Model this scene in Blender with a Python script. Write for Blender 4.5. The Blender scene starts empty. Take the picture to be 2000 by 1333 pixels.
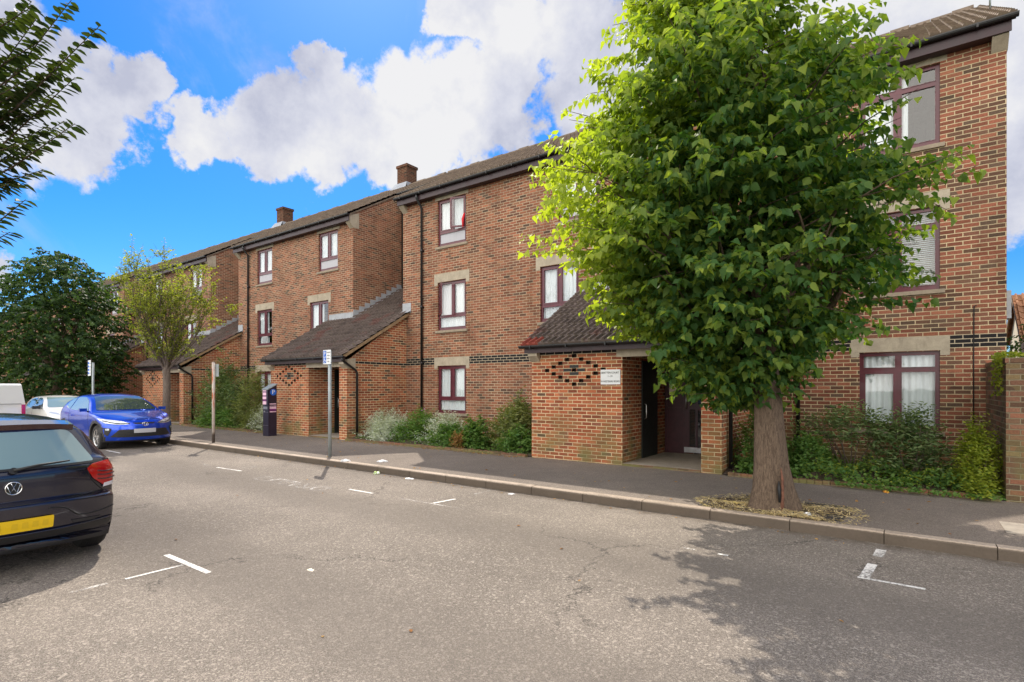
import bpy, bmesh, math, random
import numpy as np
from mathutils import Vector, Matrix
from mathutils.bvhtree import BVHTree
from mathutils.geometry import tessellate_polygon
R = math.radians
random.seed(7); rng = np.random.default_rng(7)
SC = bpy.context.scene
COL = SC.collection

# ------------------------------------------------------------------ camera
cd = bpy.data.cameras.new('camera'); cam = bpy.data.objects.new('camera', cd); COL.objects.link(cam)
H = 1.69
cam.location = (0, 0, H); cam.rotation_euler = (R(90), 0, R(36.09))
cd.sensor_width = 36; cd.lens = 19.08; cd.shift_y = 0.0448; cd.clip_start = .05; cd.clip_end = 3000
SC.camera = cam
# ------------------------------------------------------------------ world, sun, exposure
SUN = Vector((.72, -.58, -1.0)).normalized()      # direction light travels
elev = math.asin(-SUN.z); az = math.atan2(-SUN.x, -SUN.y)   # sky rotation measured from +Y towards +X
W = bpy.data.worlds.new('World'); SC.world = W; W.use_nodes = True
SC.view_settings.view_transform = 'Standard'; SC.view_settings.look = 'None'
SC.view_settings.gamma = 1; SC.view_settings.exposure = 1.1

class NT:
    """tiny helper to write node trees"""
    def __init__(s, tree): s.t = tree; s.t.nodes.clear()
    def n(s, typ, **kw):
        nd = s.t.nodes.new(typ)
        for k, v in kw.items():
            if k.startswith('_'): setattr(nd, k[1:], v)
        return nd
    def link(s, a, b): s.t.links.new(a, b)
    def put(s, sock, v):
        if isinstance(v, (int, float, tuple, list)):
            if isinstance(v, (tuple, list)) and len(v) == 3 and sock.type == 'RGBA': v = (*v, 1)
            sock.default_value = v
        else: s.link(v, sock)
    def math(s, op, a, b=0.0, c=0.0, clamp=False):
        nd = s.n('ShaderNodeMath', _operation=op); nd.use_clamp = clamp
        s.put(nd.inputs[0], a); s.put(nd.inputs[1], b); s.put(nd.inputs[2], c)
        return nd.outputs[0]
    def vm(s, op, a, b=(0, 0, 0)):
        nd = s.n('ShaderNodeVectorMath', _operation=op); s.put(nd.inputs[0], a)
        if op == 'SCALE': s.put(nd.inputs[3], b)
        else: s.put(nd.inputs[1], b)
        return nd.outputs[1] if op in ('DOT_PRODUCT', 'LENGTH', 'DISTANCE') else nd.outputs[0]
    def noise(s, vec, scale, detail=2, rough=.5, out=0, dist=0.0, dim='3D'):
        nd = s.n('ShaderNodeTexNoise'); nd.noise_dimensions = dim
        if vec is not None: s.link(vec, nd.inputs['Vector'])
        s.put(nd.inputs['Scale'], scale); s.put(nd.inputs['Detail'], detail); s.put(nd.inputs['Roughness'], rough)
        s.put(nd.inputs['Distortion'], dist)
        return nd.outputs[out]
    def ramp(s, fac, stops, interp='LINEAR'):
        nd = s.n('ShaderNodeValToRGB'); nd.color_ramp.interpolation = interp
        e = nd.color_ramp.elements
        while len(e) < len(stops): e.new(.5)
        for i, (p, c) in enumerate(stops):
            e[i].position = p; c = (c, c, c) if isinstance(c, (int, float)) else c
            e[i].color = (*c, 1) if len(c) == 3 else c
        s.put(nd.inputs[0], fac); return nd.outputs[0]
    def mix(s, f, a, b, mode='MIX'):
        nd = s.n('ShaderNodeMix', _data_type='RGBA', _blend_type=mode)
        s.put(nd.inputs[0], f); s.put(nd.inputs[6], a); s.put(nd.inputs[7], b)
        return nd.outputs[2]
    def mr(s, v, a, b, c=0.0, d=1.0, smooth=False):
        nd = s.n('ShaderNodeMapRange'); nd.interpolation_type = 'SMOOTHSTEP' if smooth else 'LINEAR'
        for i, x in enumerate((v, a, b, c, d)): s.put(nd.inputs[i], x)
        return nd.outputs[0]
    def bump(s, h, strength=.5, dist=.01, normal=None):
        nd = s.n('ShaderNodeBump'); s.put(nd.inputs['Strength'], strength); s.put(nd.inputs['Distance'], dist)
        s.put(nd.inputs['Height'], h)
        if normal is not None: s.link(normal, nd.inputs['Normal'])
        return nd.outputs[0]
    def sep(s, v):
        nd = s.n('ShaderNodeSeparateXYZ'); s.link(v, nd.inputs[0]); return nd.outputs
    def comb(s, x, y, z=0.0):
        nd = s.n('ShaderNodeCombineXYZ'); s.put(nd.inputs[0], x); s.put(nd.inputs[1], y); s.put(nd.inputs[2], z); return nd.outputs[0]

def world_sky():
    k = NT(W.node_tree)
    tc = k.n('ShaderNodeTexCoord').outputs['Generated']
    sky = k.n('ShaderNodeTexSky', _sky_type='NISHITA', _sun_disc=False)
    sky.sun_elevation = elev; sky.sun_rotation = az; sky.air_density = 1.0; sky.dust_density = .35; sky.ozone_density = 2.5
    d = k.vm('NORMALIZE', tc)
    # cumulus banks: (direction, angular radius)
    blobs = [(-.43, .46, .10), (-.32, .46, .10), (-.20, .47, .11), (-.09, .52, .11), (-.01, .52, .08), (-.37, .41, .07),
             (-.48, .44, .06), (-.24, .42, .07), (-.33, .57, .045), (0, .64, .10), (.13, .66, .12), (.16, .52, .11),
             (-.1, .69, .06), (-.95, .55, .14), (-.84, .52, .12), (-.76, .47, .07), (-.72, .60, .06), (-.585, .50, .062), (-.68, .61, .045), (-.93, .64, .11),
             (-.97, .22, .05), (.93, .60, .18), (.95, .37, .10), (.68, .72, .16), (.5, .6, .12), (.3, .64, .12),
             (1.3, .4, .2), (-1.3, .4, .2), (2.0, .7, .3), (-2.2, .5, .3), (.8, 1.1, .3), (-.3, 1.2, .25)]
    f = Vector((-.5891, .808, 0)); rt = Vector((.808, .5891, 0))
    nz = k.noise(d, 7.0, 8, .6, out=1)
    dd = k.vm('ADD', d, k.vm('SCALE', k.vm('SUBTRACT', nz, (.5, .5, .5)), .22))
    dn = k.vm('NORMALIZE', dd)
    field = None
    for (u, v, r) in blobs:
        c = (f + rt * u + Vector((0, 0, v))).normalized()
        if abs(u) > 1.2: c = Vector((f * math.cos(u) + rt * math.sin(u) + Vector((0, 0, v)))).normalized()
        ds = k.vm('DISTANCE', dn, tuple(c))
        rr = r * .87
        val = k.math('SUBTRACT', 1.0, k.math('DIVIDE', ds, rr))
        field = val if field is None else k.math('SMOOTH_MAX', field, val, .05)
    fine = k.noise(d, 26, 7, .65)
    wisp = k.noise(d, 4.5, 8, .62, dist=.5)
    fl = k.math('ADD', field, k.math('MULTIPLY', k.math('SUBTRACT', fine, .5), .55))
    mask = k.mr(fl, .0, .26, 0, 1, True)
    wm = k.math('MULTIPLY', k.mr(wisp, .52, .78, 0, .55, True), k.mr(fl, -1.6, .1, 0, 1, True))
    mask = k.math('MAXIMUM', mask, wm)
    shade = k.noise(k.vm('ADD', d, (0, 0, .03)), 5.5, 5, .5)
    ccol = k.ramp(k.math('ADD', k.math('MULTIPLY', shade, .8), k.math('MULTIPLY', k.math('SUBTRACT', fine, .5), .22)),
                  [(.26, (.60, .63, .78)), (.36, (.80, .82, .93)), (.47, (1.0, 1.0, 1.02))])
    # extra-bright broken cloud added behind the camera, unseen, to fill the shaded facade
    side = k.mr(k.vm('DOT_PRODUCT', d, (.12, -.99, .05)), -.10, .4, 0, 1, True)
    mask = k.math('MAXIMUM', mask, k.math('MULTIPLY', side, k.mr(k.noise(d, 2.6, 6, .6), .36, .56, .25, 1, True)))
    skyc = k.mix(1.0, sky.outputs[0], (.44, .57, .76), 'MULTIPLY')
    hs = k.n('ShaderNodeHueSaturation'); k.put(hs.inputs['Saturation'], 1.25); k.put(hs.inputs['Value'], 1.0); k.link(skyc, hs.inputs['Color'])
    bg1 = k.n('ShaderNodeBackground'); k.link(hs.outputs[0], bg1.inputs[0]); bg1.inputs[1].default_value = .10
    bg2 = k.n('ShaderNodeBackground'); k.link(k.mix(side, ccol, (1.0, .95, .88)), bg2.inputs[0]); k.put(bg2.inputs[1], k.math('MULTIPLY_ADD', side, 1.07, .41))
    mx = k.n('ShaderNodeMixShader'); k.link(mask, mx.inputs[0]); k.link(bg1.outputs[0], mx.inputs[1]); k.link(bg2.outputs[0], mx.inputs[2])
    o = k.n('ShaderNodeOutputWorld'); k.link(mx.outputs[0], o.inputs[0])
world_sky()

sd = bpy.data.lights.new('sun', 'SUN'); sd.energy = 2.6; sd.angle = R(.5); sd.color = (1.0, .91, .79)
so = bpy.data.objects.new('sun', sd); COL.objects.link(so); so.rotation_euler = SUN.to_track_quat('-Z', 'Y').to_euler(); so.location = (-20, 20, 30)

# ------------------------------------------------------------------ materials
MATS = {}
def newmat(name):
    m = bpy.data.materials.new(name); m.use_nodes = True; MATS[name] = m
    return m, NT(m.node_tree)
def finish(k, col, rough=.7, nrm=None, metal=0.0, spec=.5, coat=0.0, **extra):
    b = k.n('ShaderNodeBsdfPrincipled'); o = k.n('ShaderNodeOutputMaterial')
    k.put(b.inputs['Base Color'], col); k.put(b.inputs['Roughness'], rough); k.put(b.inputs['Metallic'], metal)
    k.put(b.inputs['Specular IOR Level'], spec); k.put(b.inputs['Coat Weight'], coat)
    if coat: b.inputs['Coat Roughness'].default_value = .03
    for a, v in extra.items(): k.put(b.inputs[a.replace('_', ' ')], v)
    if nrm is not None: k.link(nrm, b.inputs['Normal'])
    k.link(b.outputs[0], o.inputs[0]); return b
def plain(name, col, rough=.6, metal=0.0, var=.15, scale=8, coat=0.0, spec=.5, bump=0.0):
    m, k = newmat(name); tc = k.n('ShaderNodeTexCoord').outputs['Object']
    nz = k.noise(tc, scale, 4, .6)
    c = k.mix(k.mr(nz, .3, .7), tuple(x * (1 - var) for x in col), tuple(min(1, x * (1 + var)) for x in col))
    nr = k.bump(k.noise(tc, scale * 6, 3), bump, .01) if bump else None
    finish(k, c, k.mr(nz, .2, .8, max(0, rough - .07), min(1, rough + .07)), nr, metal, spec, coat); return m

def brick_mat(name, ramp, mortar=(.48, .38, .26), dark_rows=(), tint=(1, 1, 1), moss=.0, zoff=-.06):
    m, k = newmat(name); uv = k.n('ShaderNodeUVMap').outputs[0]; ob = k.n('ShaderNodeTexCoord').outputs['Object']
    wob = k.vm('SCALE', k.vm('SUBTRACT', k.noise(uv, 9, 3, .6, out=1), (.5, .5, .5)), .007)
    s = k.sep(k.vm('ADD', uv, wob)); u, v = s[0], k.math('ADD', s[1], zoff)
    vr = k.math('DIVIDE', v, .075); row = k.math('FLOOR', vr)
    par = k.math('MULTIPLY', k.math('FLOORED_MODULO', row, 2.0), .5)
    uu = k.math('ADD', k.math('DIVIDE', u, .225), par); cl = k.math('FLOOR', uu)
    fu = k.math('FRACT', uu); fv = k.math('FRACT', vr)
    du = k.math('MULTIPLY', k.math('MINIMUM', fu, k.math('SUBTRACT', 1.0, fu)), .225)
    dv = k.math('MULTIPLY', k.math('MINIMUM', fv, k.math('SUBTRACT', 1.0, fv)), .075)
    dm = k.math('MINIMUM', du, dv)
    dm = k.math('ADD', dm, k.math('MULTIPLY', k.math('SUBTRACT', k.noise(uv, 70, 2), .5), .006))
    face = k.mr(dm, .0055, .0085, 0, 1, True)
    wn = k.n('ShaderNodeTexWhiteNoise', _noise_dimensions='2D'); k.link(k.comb(cl, row), wn.inputs[0])
    patch = k.noise(uv, .55, 3, .6)
    rv = k.math('ADD', wn.outputs[0], k.math('MULTIPLY', k.math('SUBTRACT', patch, .5), .22), clamp=True)
    bc = k.ramp(rv, ramp, 'CONSTANT')
    w2 = k.n('ShaderNodeTexWhiteNoise', _noise_dimensions='2D'); k.link(k.comb(row, cl), w2.inputs[0])
    bc = k.mix(1.0, bc, k.ramp(w2.outputs[0], [(0, .72), (1, 1.25)]), 'MULTIPLY')
    gr = k.noise(uv, 45, 4, .65)
    bc = k.mix(1.0, bc, k.ramp(gr, [(.3, .72), (.7, 1.25)]), 'MULTIPLY')
    mc = k.mix(k.mr(k.noise(uv, 1.3, 4), .35, .65), tuple(x * .75 for x in mortar), tuple(min(1, x * 1.15) for x in mortar))
    if dark_rows:
        a, b_ = dark_rows
        inb = k.math('MULTIPLY', k.math('GREATER_THAN', row, a - .5), k.math('LESS_THAN', row, b_ + .5))
        bc = k.mix(inb, bc, (.018, .016, .017)); mc = k.mix(inb, mc, (.5, .42, .3))
    c = k.mix(face, mc, bc)
    st = k.noise(k.vm('MULTIPLY', uv, (1.6, .35, 1)), 1.1, 5, .6)
    c = k.mix(k.mr(st, .52, .76, 0, .6, True), c, k.mix(1.0, c, (.50, .44, .40), 'MULTIPLY'))
    if moss:
        low = k.mr(s[1], .1, 1.5, 1, 0, True)
        mo = k.math('MULTIPLY', k.math('MULTIPLY', low, k.mr(k.noise(uv, 1.7, 4), .4, .65, 0, 1, True)), moss)
        c = k.mix(mo, c, (.17, .16, .06))
    c = k.mix(1.0, c, tint, 'MULTIPLY')
    h = k.math('ADD', face, k.math('MULTIPLY', gr, .35))
    finish(k, c, .88, k.bump(h, .75, .012), spec=.25); return m
WALLR = [(0, (.25, .095, .055)), (.20, (.30, .12, .066)), (.38, (.21, .088, .053)), (.54, (.27, .13, .075)), (.70, (.155, .075, .05)), (.80, (.25, .105, .062)), (.93, (.11, .068, .048))]
PORR = [(0, (.34, .095, .045)), (.25, (.39, .12, .055)), (.45, (.27, .08, .042)), (.6, (.34, .135, .06)), (.74, (.26, .10, .06)), (.84, (.42, .14, .065)), (.93, (.13, .075, .05))]
ENDR = [(0, (.25, .09, .055)), (.25, (.19, .085, .055)), (.42, (.28, .11, .065)), (.55, (.15, .08, .052)), (.70, (.235, .085, .052)), (.88, (.11, .07, .048))]
GARR = [(0, (.19, .095, .06)), (.3, (.14, .08, .05)), (.5, (.23, .10, .06)), (.7, (.11, .07, .045)), (.85, (.17, .12, .06))]
brick_mat('brick', WALLR, dark_rows=(31, 33), moss=.35)
brick_mat('brick_end', ENDR, mortar=(.56, .45, .28), dark_rows=(31, 33), moss=.6)
brick_mat('brick_porch', PORR, mortar=(.66, .53, .33), dark_rows=(31, 31), moss=.8)
brick_mat('brick_chimney', WALLR, tint=(.42, .38, .36))
brick_mat('brick_garden', GARR, mortar=(.24, .20, .13), moss=.9)

def stone_mat(name, col, rough=.8, sc=6):
    m, k = newmat(name); tc = k.n('ShaderNodeTexCoord').outputs['Object']
    a = k.noise(tc, sc, 6, .65); b = k.noise(tc, 60, 3, .6); st = k.noise(k.vm('MULTIPLY', tc, (2, 2, .6)), 2.5, 5, .65)
    c = k.mix(k.mr(a, .3, .7), tuple(x * .8 for x in col), tuple(min(1, x * 1.15) for x in col))
    c = k.mix(k.mr(b, .35, .8, 0, .4), c, tuple(x * .5 for x in col))
    c = k.mix(k.mr(st, .55, .75, 0, .55, True), c, tuple(x * .42 for x in col))
    finish(k, c, rough, k.bump(k.math('ADD', a, b), .35, .01), spec=.3); return m
stone_mat('stone', (.43, .37, .28)); stone_mat('sill', (.33, .27, .20)); stone_mat('lead', (.40, .42, .45), .5)
stone_mat('concrete', (.30, .27, .23)); stone_mat('slab', (.34, .30, .25))
plain('maroon', (.105, .016, .028), .32, var=.25, coat=.2); plain('door_maroon', (.045, .009, .014), .4, var=.25); plain('fascia', (.034, .014, .018), .45, var=.3)
plain('gutter', (.012, .011, .012), .35, var=.3); plain('door_green', (.008, .013, .012), .5, var=.2)
plain('steel', (.55, .55, .55), .3, 1.0); plain('white', (.78, .78, .78), .5, var=.04); plain('post_grey', (.30, .34, .35), .45, .3, var=.15)
plain('navy', (.014, .011, .028), .35, var=.2, coat=.2); plain('blue_sign', (.01, .12, .55), .4, var=.05); plain('black', (.01, .01, .01), .6)
plain('purple', (.16, .02, .14), .45); plain('pinkw', (.75, .5, .62), .5); plain('cream', (.72, .64, .5), .6, var=.05)
plain('room', (.05, .045, .04), .9); plain('ceil', (.25, .22, .2), .8); plain('earth', (.06, .04, .025), .95, var=.4, scale=5, bump=.6)
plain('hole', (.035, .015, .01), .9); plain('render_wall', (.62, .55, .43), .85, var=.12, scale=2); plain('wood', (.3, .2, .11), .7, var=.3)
plain('grass_far', (.05, .09, .025), .95, var=.4, scale=.6); plain('litter_white', (.75, .76, .78), .5); plain('litter_green', (.35, .5, .1), .5); plain('litter_red', (.6, .08, .04), .5)
plain('litter_yellow', (.7, .42, .05), .5); plain('red_cloth', (.6, .02, .03), .7); plain('grey_box', (.36, .38, .4), .5)

def curtain_mat(name, col):
    m, k = newmat(name); tc = k.n('ShaderNodeTexCoord').outputs['Object']
    c = k.mix(k.noise(k.vm('MULTIPLY', tc, (30, 30, 1)), 1.0, 3), tuple(x * .8 for x in col), col)
    b = finish(k, c, .9, spec=.1); b.inputs['Subsurface Weight'].default_value = 0
    return m
curtain_mat('curtain', (.90, .92, .95)); curtain_mat('panel_white', (.52, .52, .56)); curtain_mat('blind', (.62, .63, .60))
def glass_mat():
    m, k = newmat('glass'); tr = k.n('ShaderNodeBsdfTransparent'); gl = k.n('ShaderNodeBsdfGlossy'); gl.inputs['Roughness'].default_value = .02
    tr.inputs[0].default_value = (.95, .97, .97, 1)
    fr = k.n('ShaderNodeFresnel'); fr.inputs[0].default_value = 1.5
    tc = k.n('ShaderNodeTexCoord').outputs['Object']
    k.link(k.bump(k.noise(tc, 1.2, 2), .12, .05), gl.inputs['Normal'])
    mx = k.n('ShaderNodeMixShader'); k.link(k.math('MULTIPLY', k.math('ADD', k.math('MULTIPLY', fr.outputs[0], 1.7), .05, clamp=True), k.math('SUBTRACT', 1.0, k.n('ShaderNodeNewGeometry').outputs['Backfacing'])), mx.inputs[0])
    k.link(tr.outputs[0], mx.inputs[1]); k.link(gl.outputs[0], mx.inputs[2]); o = k.n('ShaderNodeOutputMaterial'); k.link(mx.outputs[0], o.inputs[0])
glass_mat()
def door_glass():
    m, k = newmat('door_glass'); finish(k, (.02, .022, .025), .03, spec=.9)
door_glass()

def tile_mat(name, base, cellu=.3, cellv=.3, lichen=.5, red=0.0):
    m, k = newmat(name); uv = k.n('ShaderNodeUVMap').outputs[0]; s = k.sep(uv)
    wn = k.n('ShaderNodeTexWhiteNoise', _noise_dimensions='2D')
    k.link(k.comb(k.math('FLOOR', k.math('DIVIDE', s[0], cellu * .5 if cellu < .31 else cellu)), k.math('FLOOR', k.math('DIVIDE', s[1], cellv))), wn.inputs[0])
    st = [(0, tuple(x * .82 for x in base)), (.4, base), (.8, tuple(x * 1.15 for x in base))]
    c = k.ramp(wn.outputs[0], st)
    if red: c = k.mix(k.mr(k.noise(uv, .9, 3), .58, .66, 0, red), c, (.17, .06, .05))
    n1 = k.noise(uv, 14, 5, .7); n2 = k.noise(uv, 2.2, 4, .6)
    c = k.mix(k.mr(n1, .54, .70, 0, lichen, True), c, (.30, .27, .17))
    c = k.mix(k.mr(n2, .5, .75, 0, .55), c, tuple(x * .4 for x in base))
    finish(k, c, .8, k.bump(n1, .5, .01), spec=.25); return m
tile_mat('tiles_main', (.18, .135, .10), lichen=.7)
tile_mat('tiles_porch', (.135, .105, .092), lichen=.35, red=.5)
tile_mat('tiles_red', (.30, .07, .05), lichen=.2)
tile_mat('tiles_far', (.35, .18, .10), lichen=.3)

def asphalt(name, col, speck=.5, tan=0.0):
    m, k = newmat(name); uv = k.n('ShaderNodeTexCoord').outputs['Object']
    n0 = k.noise(uv, .35, 4, .55); n1 = k.noise(uv, 3, 5, .6)
    vo = k.n('ShaderNodeTexVoronoi'); vo.inputs['Scale'].default_value = 165; k.link(uv, vo.inputs['Vector'])
    vo2 = k.n('ShaderNodeTexVoronoi'); vo2.inputs['Scale'].default_value = 60; k.link(uv, vo2.inputs['Vector'])
    sp = k.sep(vo.outputs['Color'])[0]; sp2 = k.sep(vo2.outputs['Color'])[1]
    c = k.mix(k.mr(n0, .35, .65), tuple(x * .8 for x in col), tuple(x * 1.15 for x in col))
    c = k.mix(k.mr(n1, .3, .7, 0, .35), c, tuple(x * .62 for x in col))
    c = k.mix(1.0, c, k.ramp(sp, [(0, 1 - speck), (.45, 1 - speck * .3), (.75, 1.1), (1, 1 + speck * 1.6)]), 'MULTIPLY')
    c = k.mix(k.mr(sp2, .86, .95, 0, .45 if tan else .16), c, (.50, .44, .37))
    if tan:
        # worn wheel tracks and seams along the street, older and newer surfacing
        s = k.sep(uv); tr = k.math('SINE', k.math('ADD', k.math('MULTIPLY', s[1], 2.6), k.math('MULTIPLY', k.noise(uv, .3, 2), 2.2)))
        c = k.mix(k.mr(tr, -.6, 1, 0, .45, True), c, tuple(x * .55 for x in col))
        cr = k.n('ShaderNodeTexVoronoi', _feature='DISTANCE_TO_EDGE'); cr.inputs['Scale'].default_value = .42
        k.link(k.vm('ADD', uv, k.vm('SCALE', k.noise(uv, 2.3, 5, .7, out=1), .9)), cr.inputs['Vector'])
        gut = k.math('MULTIPLY', k.mr(k.math('ADD', s[1], k.math('MULTIPLY', n1, .35)), 6.95, 7.25, 0, .75, True), k.mr(k.noise(uv, 5, 5, .7), .38, .58, 0, 1))
        c = k.mix(gut, c, (.085, .062, .042))
        crk = k.math('MULTIPLY', k.mr(cr.outputs[0], .0, .009, 1, 0), k.mr(k.noise(uv, .6, 2), .48, .58, 0, 1))
        c = k.mix(k.math('MULTIPLY', crk, .75), c, (.03, .027, .024))
    h = k.math('ADD', vo.outputs['Distance'], k.math('MULTIPLY', n1, .2))
    finish(k, c, .92, k.bump(h, .8, .006), spec=.3); return m
asphalt('road', (.236, .203, .170), .45, tan=1)
asphalt('pavement', (.215, .180, .150), .35)

def kerb_mat():
    m, k = newmat('kerb'); tc = k.n('ShaderNodeTexCoord').outputs['Object']; s = k.sep(tc)
    wn = k.n('ShaderNodeTexWhiteNoise', _noise_dimensions='1D'); k.link(k.math('FLOOR', k.math('DIVIDE', s[0], .915)), wn.inputs[1])
    c = k.mix(wn.outputs[0], (.40, .32, .25), (.50, .41, .33))
    n1 = k.noise(tc, 30, 5, .7); n2 = k.noise(tc, 2.5, 5, .65)
    c = k.mix(k.mr(n1, .4, .65, 0, .45), c, (.12, .10, .075)); c = k.mix(k.mr(n2, .5, .7, 0, .5, True), c, (.15, .125, .095))
    c = k.mix(k.mr(k.math('ADD', s[2], k.math('MULTIPLY', n1, .03)), .122, .136, .93, 0, True), c, k.mix(n2, (.05, .04, .03), (.13, .10, .075)))  # shade of the upright kerb face painted in: dark below the top edge
    finish(k, c, .85, k.bump(n1, .7, .008), spec=.3)
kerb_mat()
def paint_mat():
    for nm, lo, hi in (('road_paint', .36, .52), ('road_paint_worn', .47, .66)):
        m, k = newmat(nm); tc = k.n('ShaderNodeTexCoord').outputs['Object']
        nz = k.math('ADD', k.math('MULTIPLY', k.noise(tc, 45, 5, .75), .65), k.math('MULTIPLY', k.noise(tc, 3, 3), .35))
        b = finish(k, k.mix(k.noise(tc, 20, 3), (.66, .63, .58), (.84, .82, .78)), .7)
        k.put(b.inputs['Alpha'], k.mr(nz, lo, hi))
paint_mat()
def bark_mat(name, c1, c2, sc=1.0):
    m, k = newmat(name); tc = k.n('ShaderNodeTexCoord').outputs['Object']
    v = k.vm('MULTIPLY', tc, (1, 1, .2)); a = k.noise(v, 62 * sc, 7, .75, dist=.8); b = k.noise(tc, 3, 4, .6)
    c = k.mix(k.mr(a, .35, .65), c1, c2); c = k.mix(k.mr(b, .5, .7, 0, .5), c, tuple(x * .55 for x in c2))
    finish(k, c, .9, k.bump(a, 1.0, .03), spec=.2); return m
bark_mat('bark', (.075, .052, .038), (.235, .17, .12)); bark_mat('bark_young', (.10, .075, .06), (.24, .19, .15), .6)
plain('bark_wound', (.15, .062, .036), .8, var=.5, scale=20, bump=.8)
def leaf_mat(name, c1, c2, trans=.45, rough=.6):
    m, k = newmat(name); at = k.n('ShaderNodeAttribute'); at.attribute_name = 'rnd'
    c = k.mix(at.outputs['Fac'], c1, c2)
    b = finish(k, c, rough, spec=.22)
    tl = k.n('ShaderNodeBsdfTranslucent'); k.link(k.mix(1.0, c, (1.9, 2.0, .6), 'MULTIPLY'), tl.inputs[0])
    mx = k.n('ShaderNodeMixShader'); mx.inputs[0].default_value = trans
    o = [n for n in k.t.nodes if n.type == 'OUTPUT_MATERIAL'][0]
    k.link(b.outputs[0], mx.inputs[1]); k.link(tl.outputs[0], mx.inputs[2]); k.link(mx.outputs[0], o.inputs[0]); return m
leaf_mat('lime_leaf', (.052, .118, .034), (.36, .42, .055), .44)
leaf_mat('dark_leaf', (.025, .055, .02), (.07, .12, .03), .35)
leaf_mat('young_leaf', (.13, .17, .035), (.30, .31, .07), .5)
leaf_mat('near_leaf', (.018, .035, .014), (.06, .085, .02), .22)
leaf_mat('silver_leaf', (.34, .38, .32), (.62, .65, .58), .2, .7)
leaf_mat('green_leaf', (.06, .14, .035), (.17, .27, .07), .4)
leaf_mat('olive_leaf', (.11, .14, .05), (.27, .29, .11), .35)
leaf_mat('laurel_leaf', (.055, .11, .04), (.22, .28, .12), .3)
leaf_mat('yellow_leaf', (.14, .20, .03), (.34, .36, .05), .45)
leaf_mat('dry_leaf', (.22, .09, .03), (.42, .26, .10), .2, .8)
leaf_mat('straw', (.50, .37, .19), (.80, .68, .44), .2, .8)
leaf_mat('flower', (.35, .15, .42), (.5, .3, .6), .3, .8)

def car_paint(name, col, metal=.3, rough=.25):
    m, k = newmat(name); tc = k.n('ShaderNodeTexCoord').outputs['Object']
    dust = k.mr(k.noise(tc, 2.2, 4, .6), .35, .7, 0, .03)
    finish(k, k.mix(dust, col, (.4, .36, .3)), rough, None, metal, .5, 1.0)
car_paint('paint_dark', (.010, .009, .022), .2, .2); car_paint('paint_blue', (.004, .075, .70), .6, .28); car_paint('paint_white', (.72, .72, .69), 0, .3)
def simple(name, **kw):
    m, k = newmat(name); finish(k, **kw)
simple('car_glass', col=(.05, .075, .075), rough=.03, spec=1.0, coat=1.0)
simple('car_glass_light', col=(.20, .29, .29), rough=.06, spec=.9, coat=1.0)
plain('rubber', (.018, .017, .016), .75, var=.3, scale=30, bump=.3); simple('alloy', col=(.62, .62, .62), rough=.25, metal=.9); simple('chrome', col=(.85, .85, .85), rough=.12, metal=1.0)
plain('cladding', (.028, .027, .028), .55, var=.2, scale=30); simple('red_lens', col=(.45, .008, .010), rough=.12, spec=.8, coat=1.0)
simple('dark_red', col=(.035, .004, .008), rough=.15, coat=1.0); simple('lamp_glass', col=(.62, .66, .70), rough=.12, spec=.8, metal=.4, coat=1.0)
simple('plate_yellow', col=(.85, .55, .01), rough=.35); simple('plate_white', col=(.5, .5, .52), rough=.4); simple('plate_smudge', col=(.74, .48, .012), rough=.4)
simple('clear_white', col=(.80, .76, .78), rough=.2, coat=1.0); plain('sign_face', (.74, .76, .78), .35, var=.05); simple('lettering', col=(.03, .03, .03), rough=.6)

# ------------------------------------------------------------------ builders
def tag(o, label=None, cat=None, group=None, kind=None):
    if label: o['label'] = label
    if cat: o['category'] = cat
    if group: o['group'] = group
    if kind: o['kind'] = kind
    return o
def thing(name, label, cat, loc=(0, 0, 0), rz=0.0, group=None):
    o = bpy.data.objects.new(name, None); COL.objects.link(o); o.location = loc; o.rotation_euler = (0, 0, rz)
    o.empty_display_size = .3
    return tag(o, label, cat, group)

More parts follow.
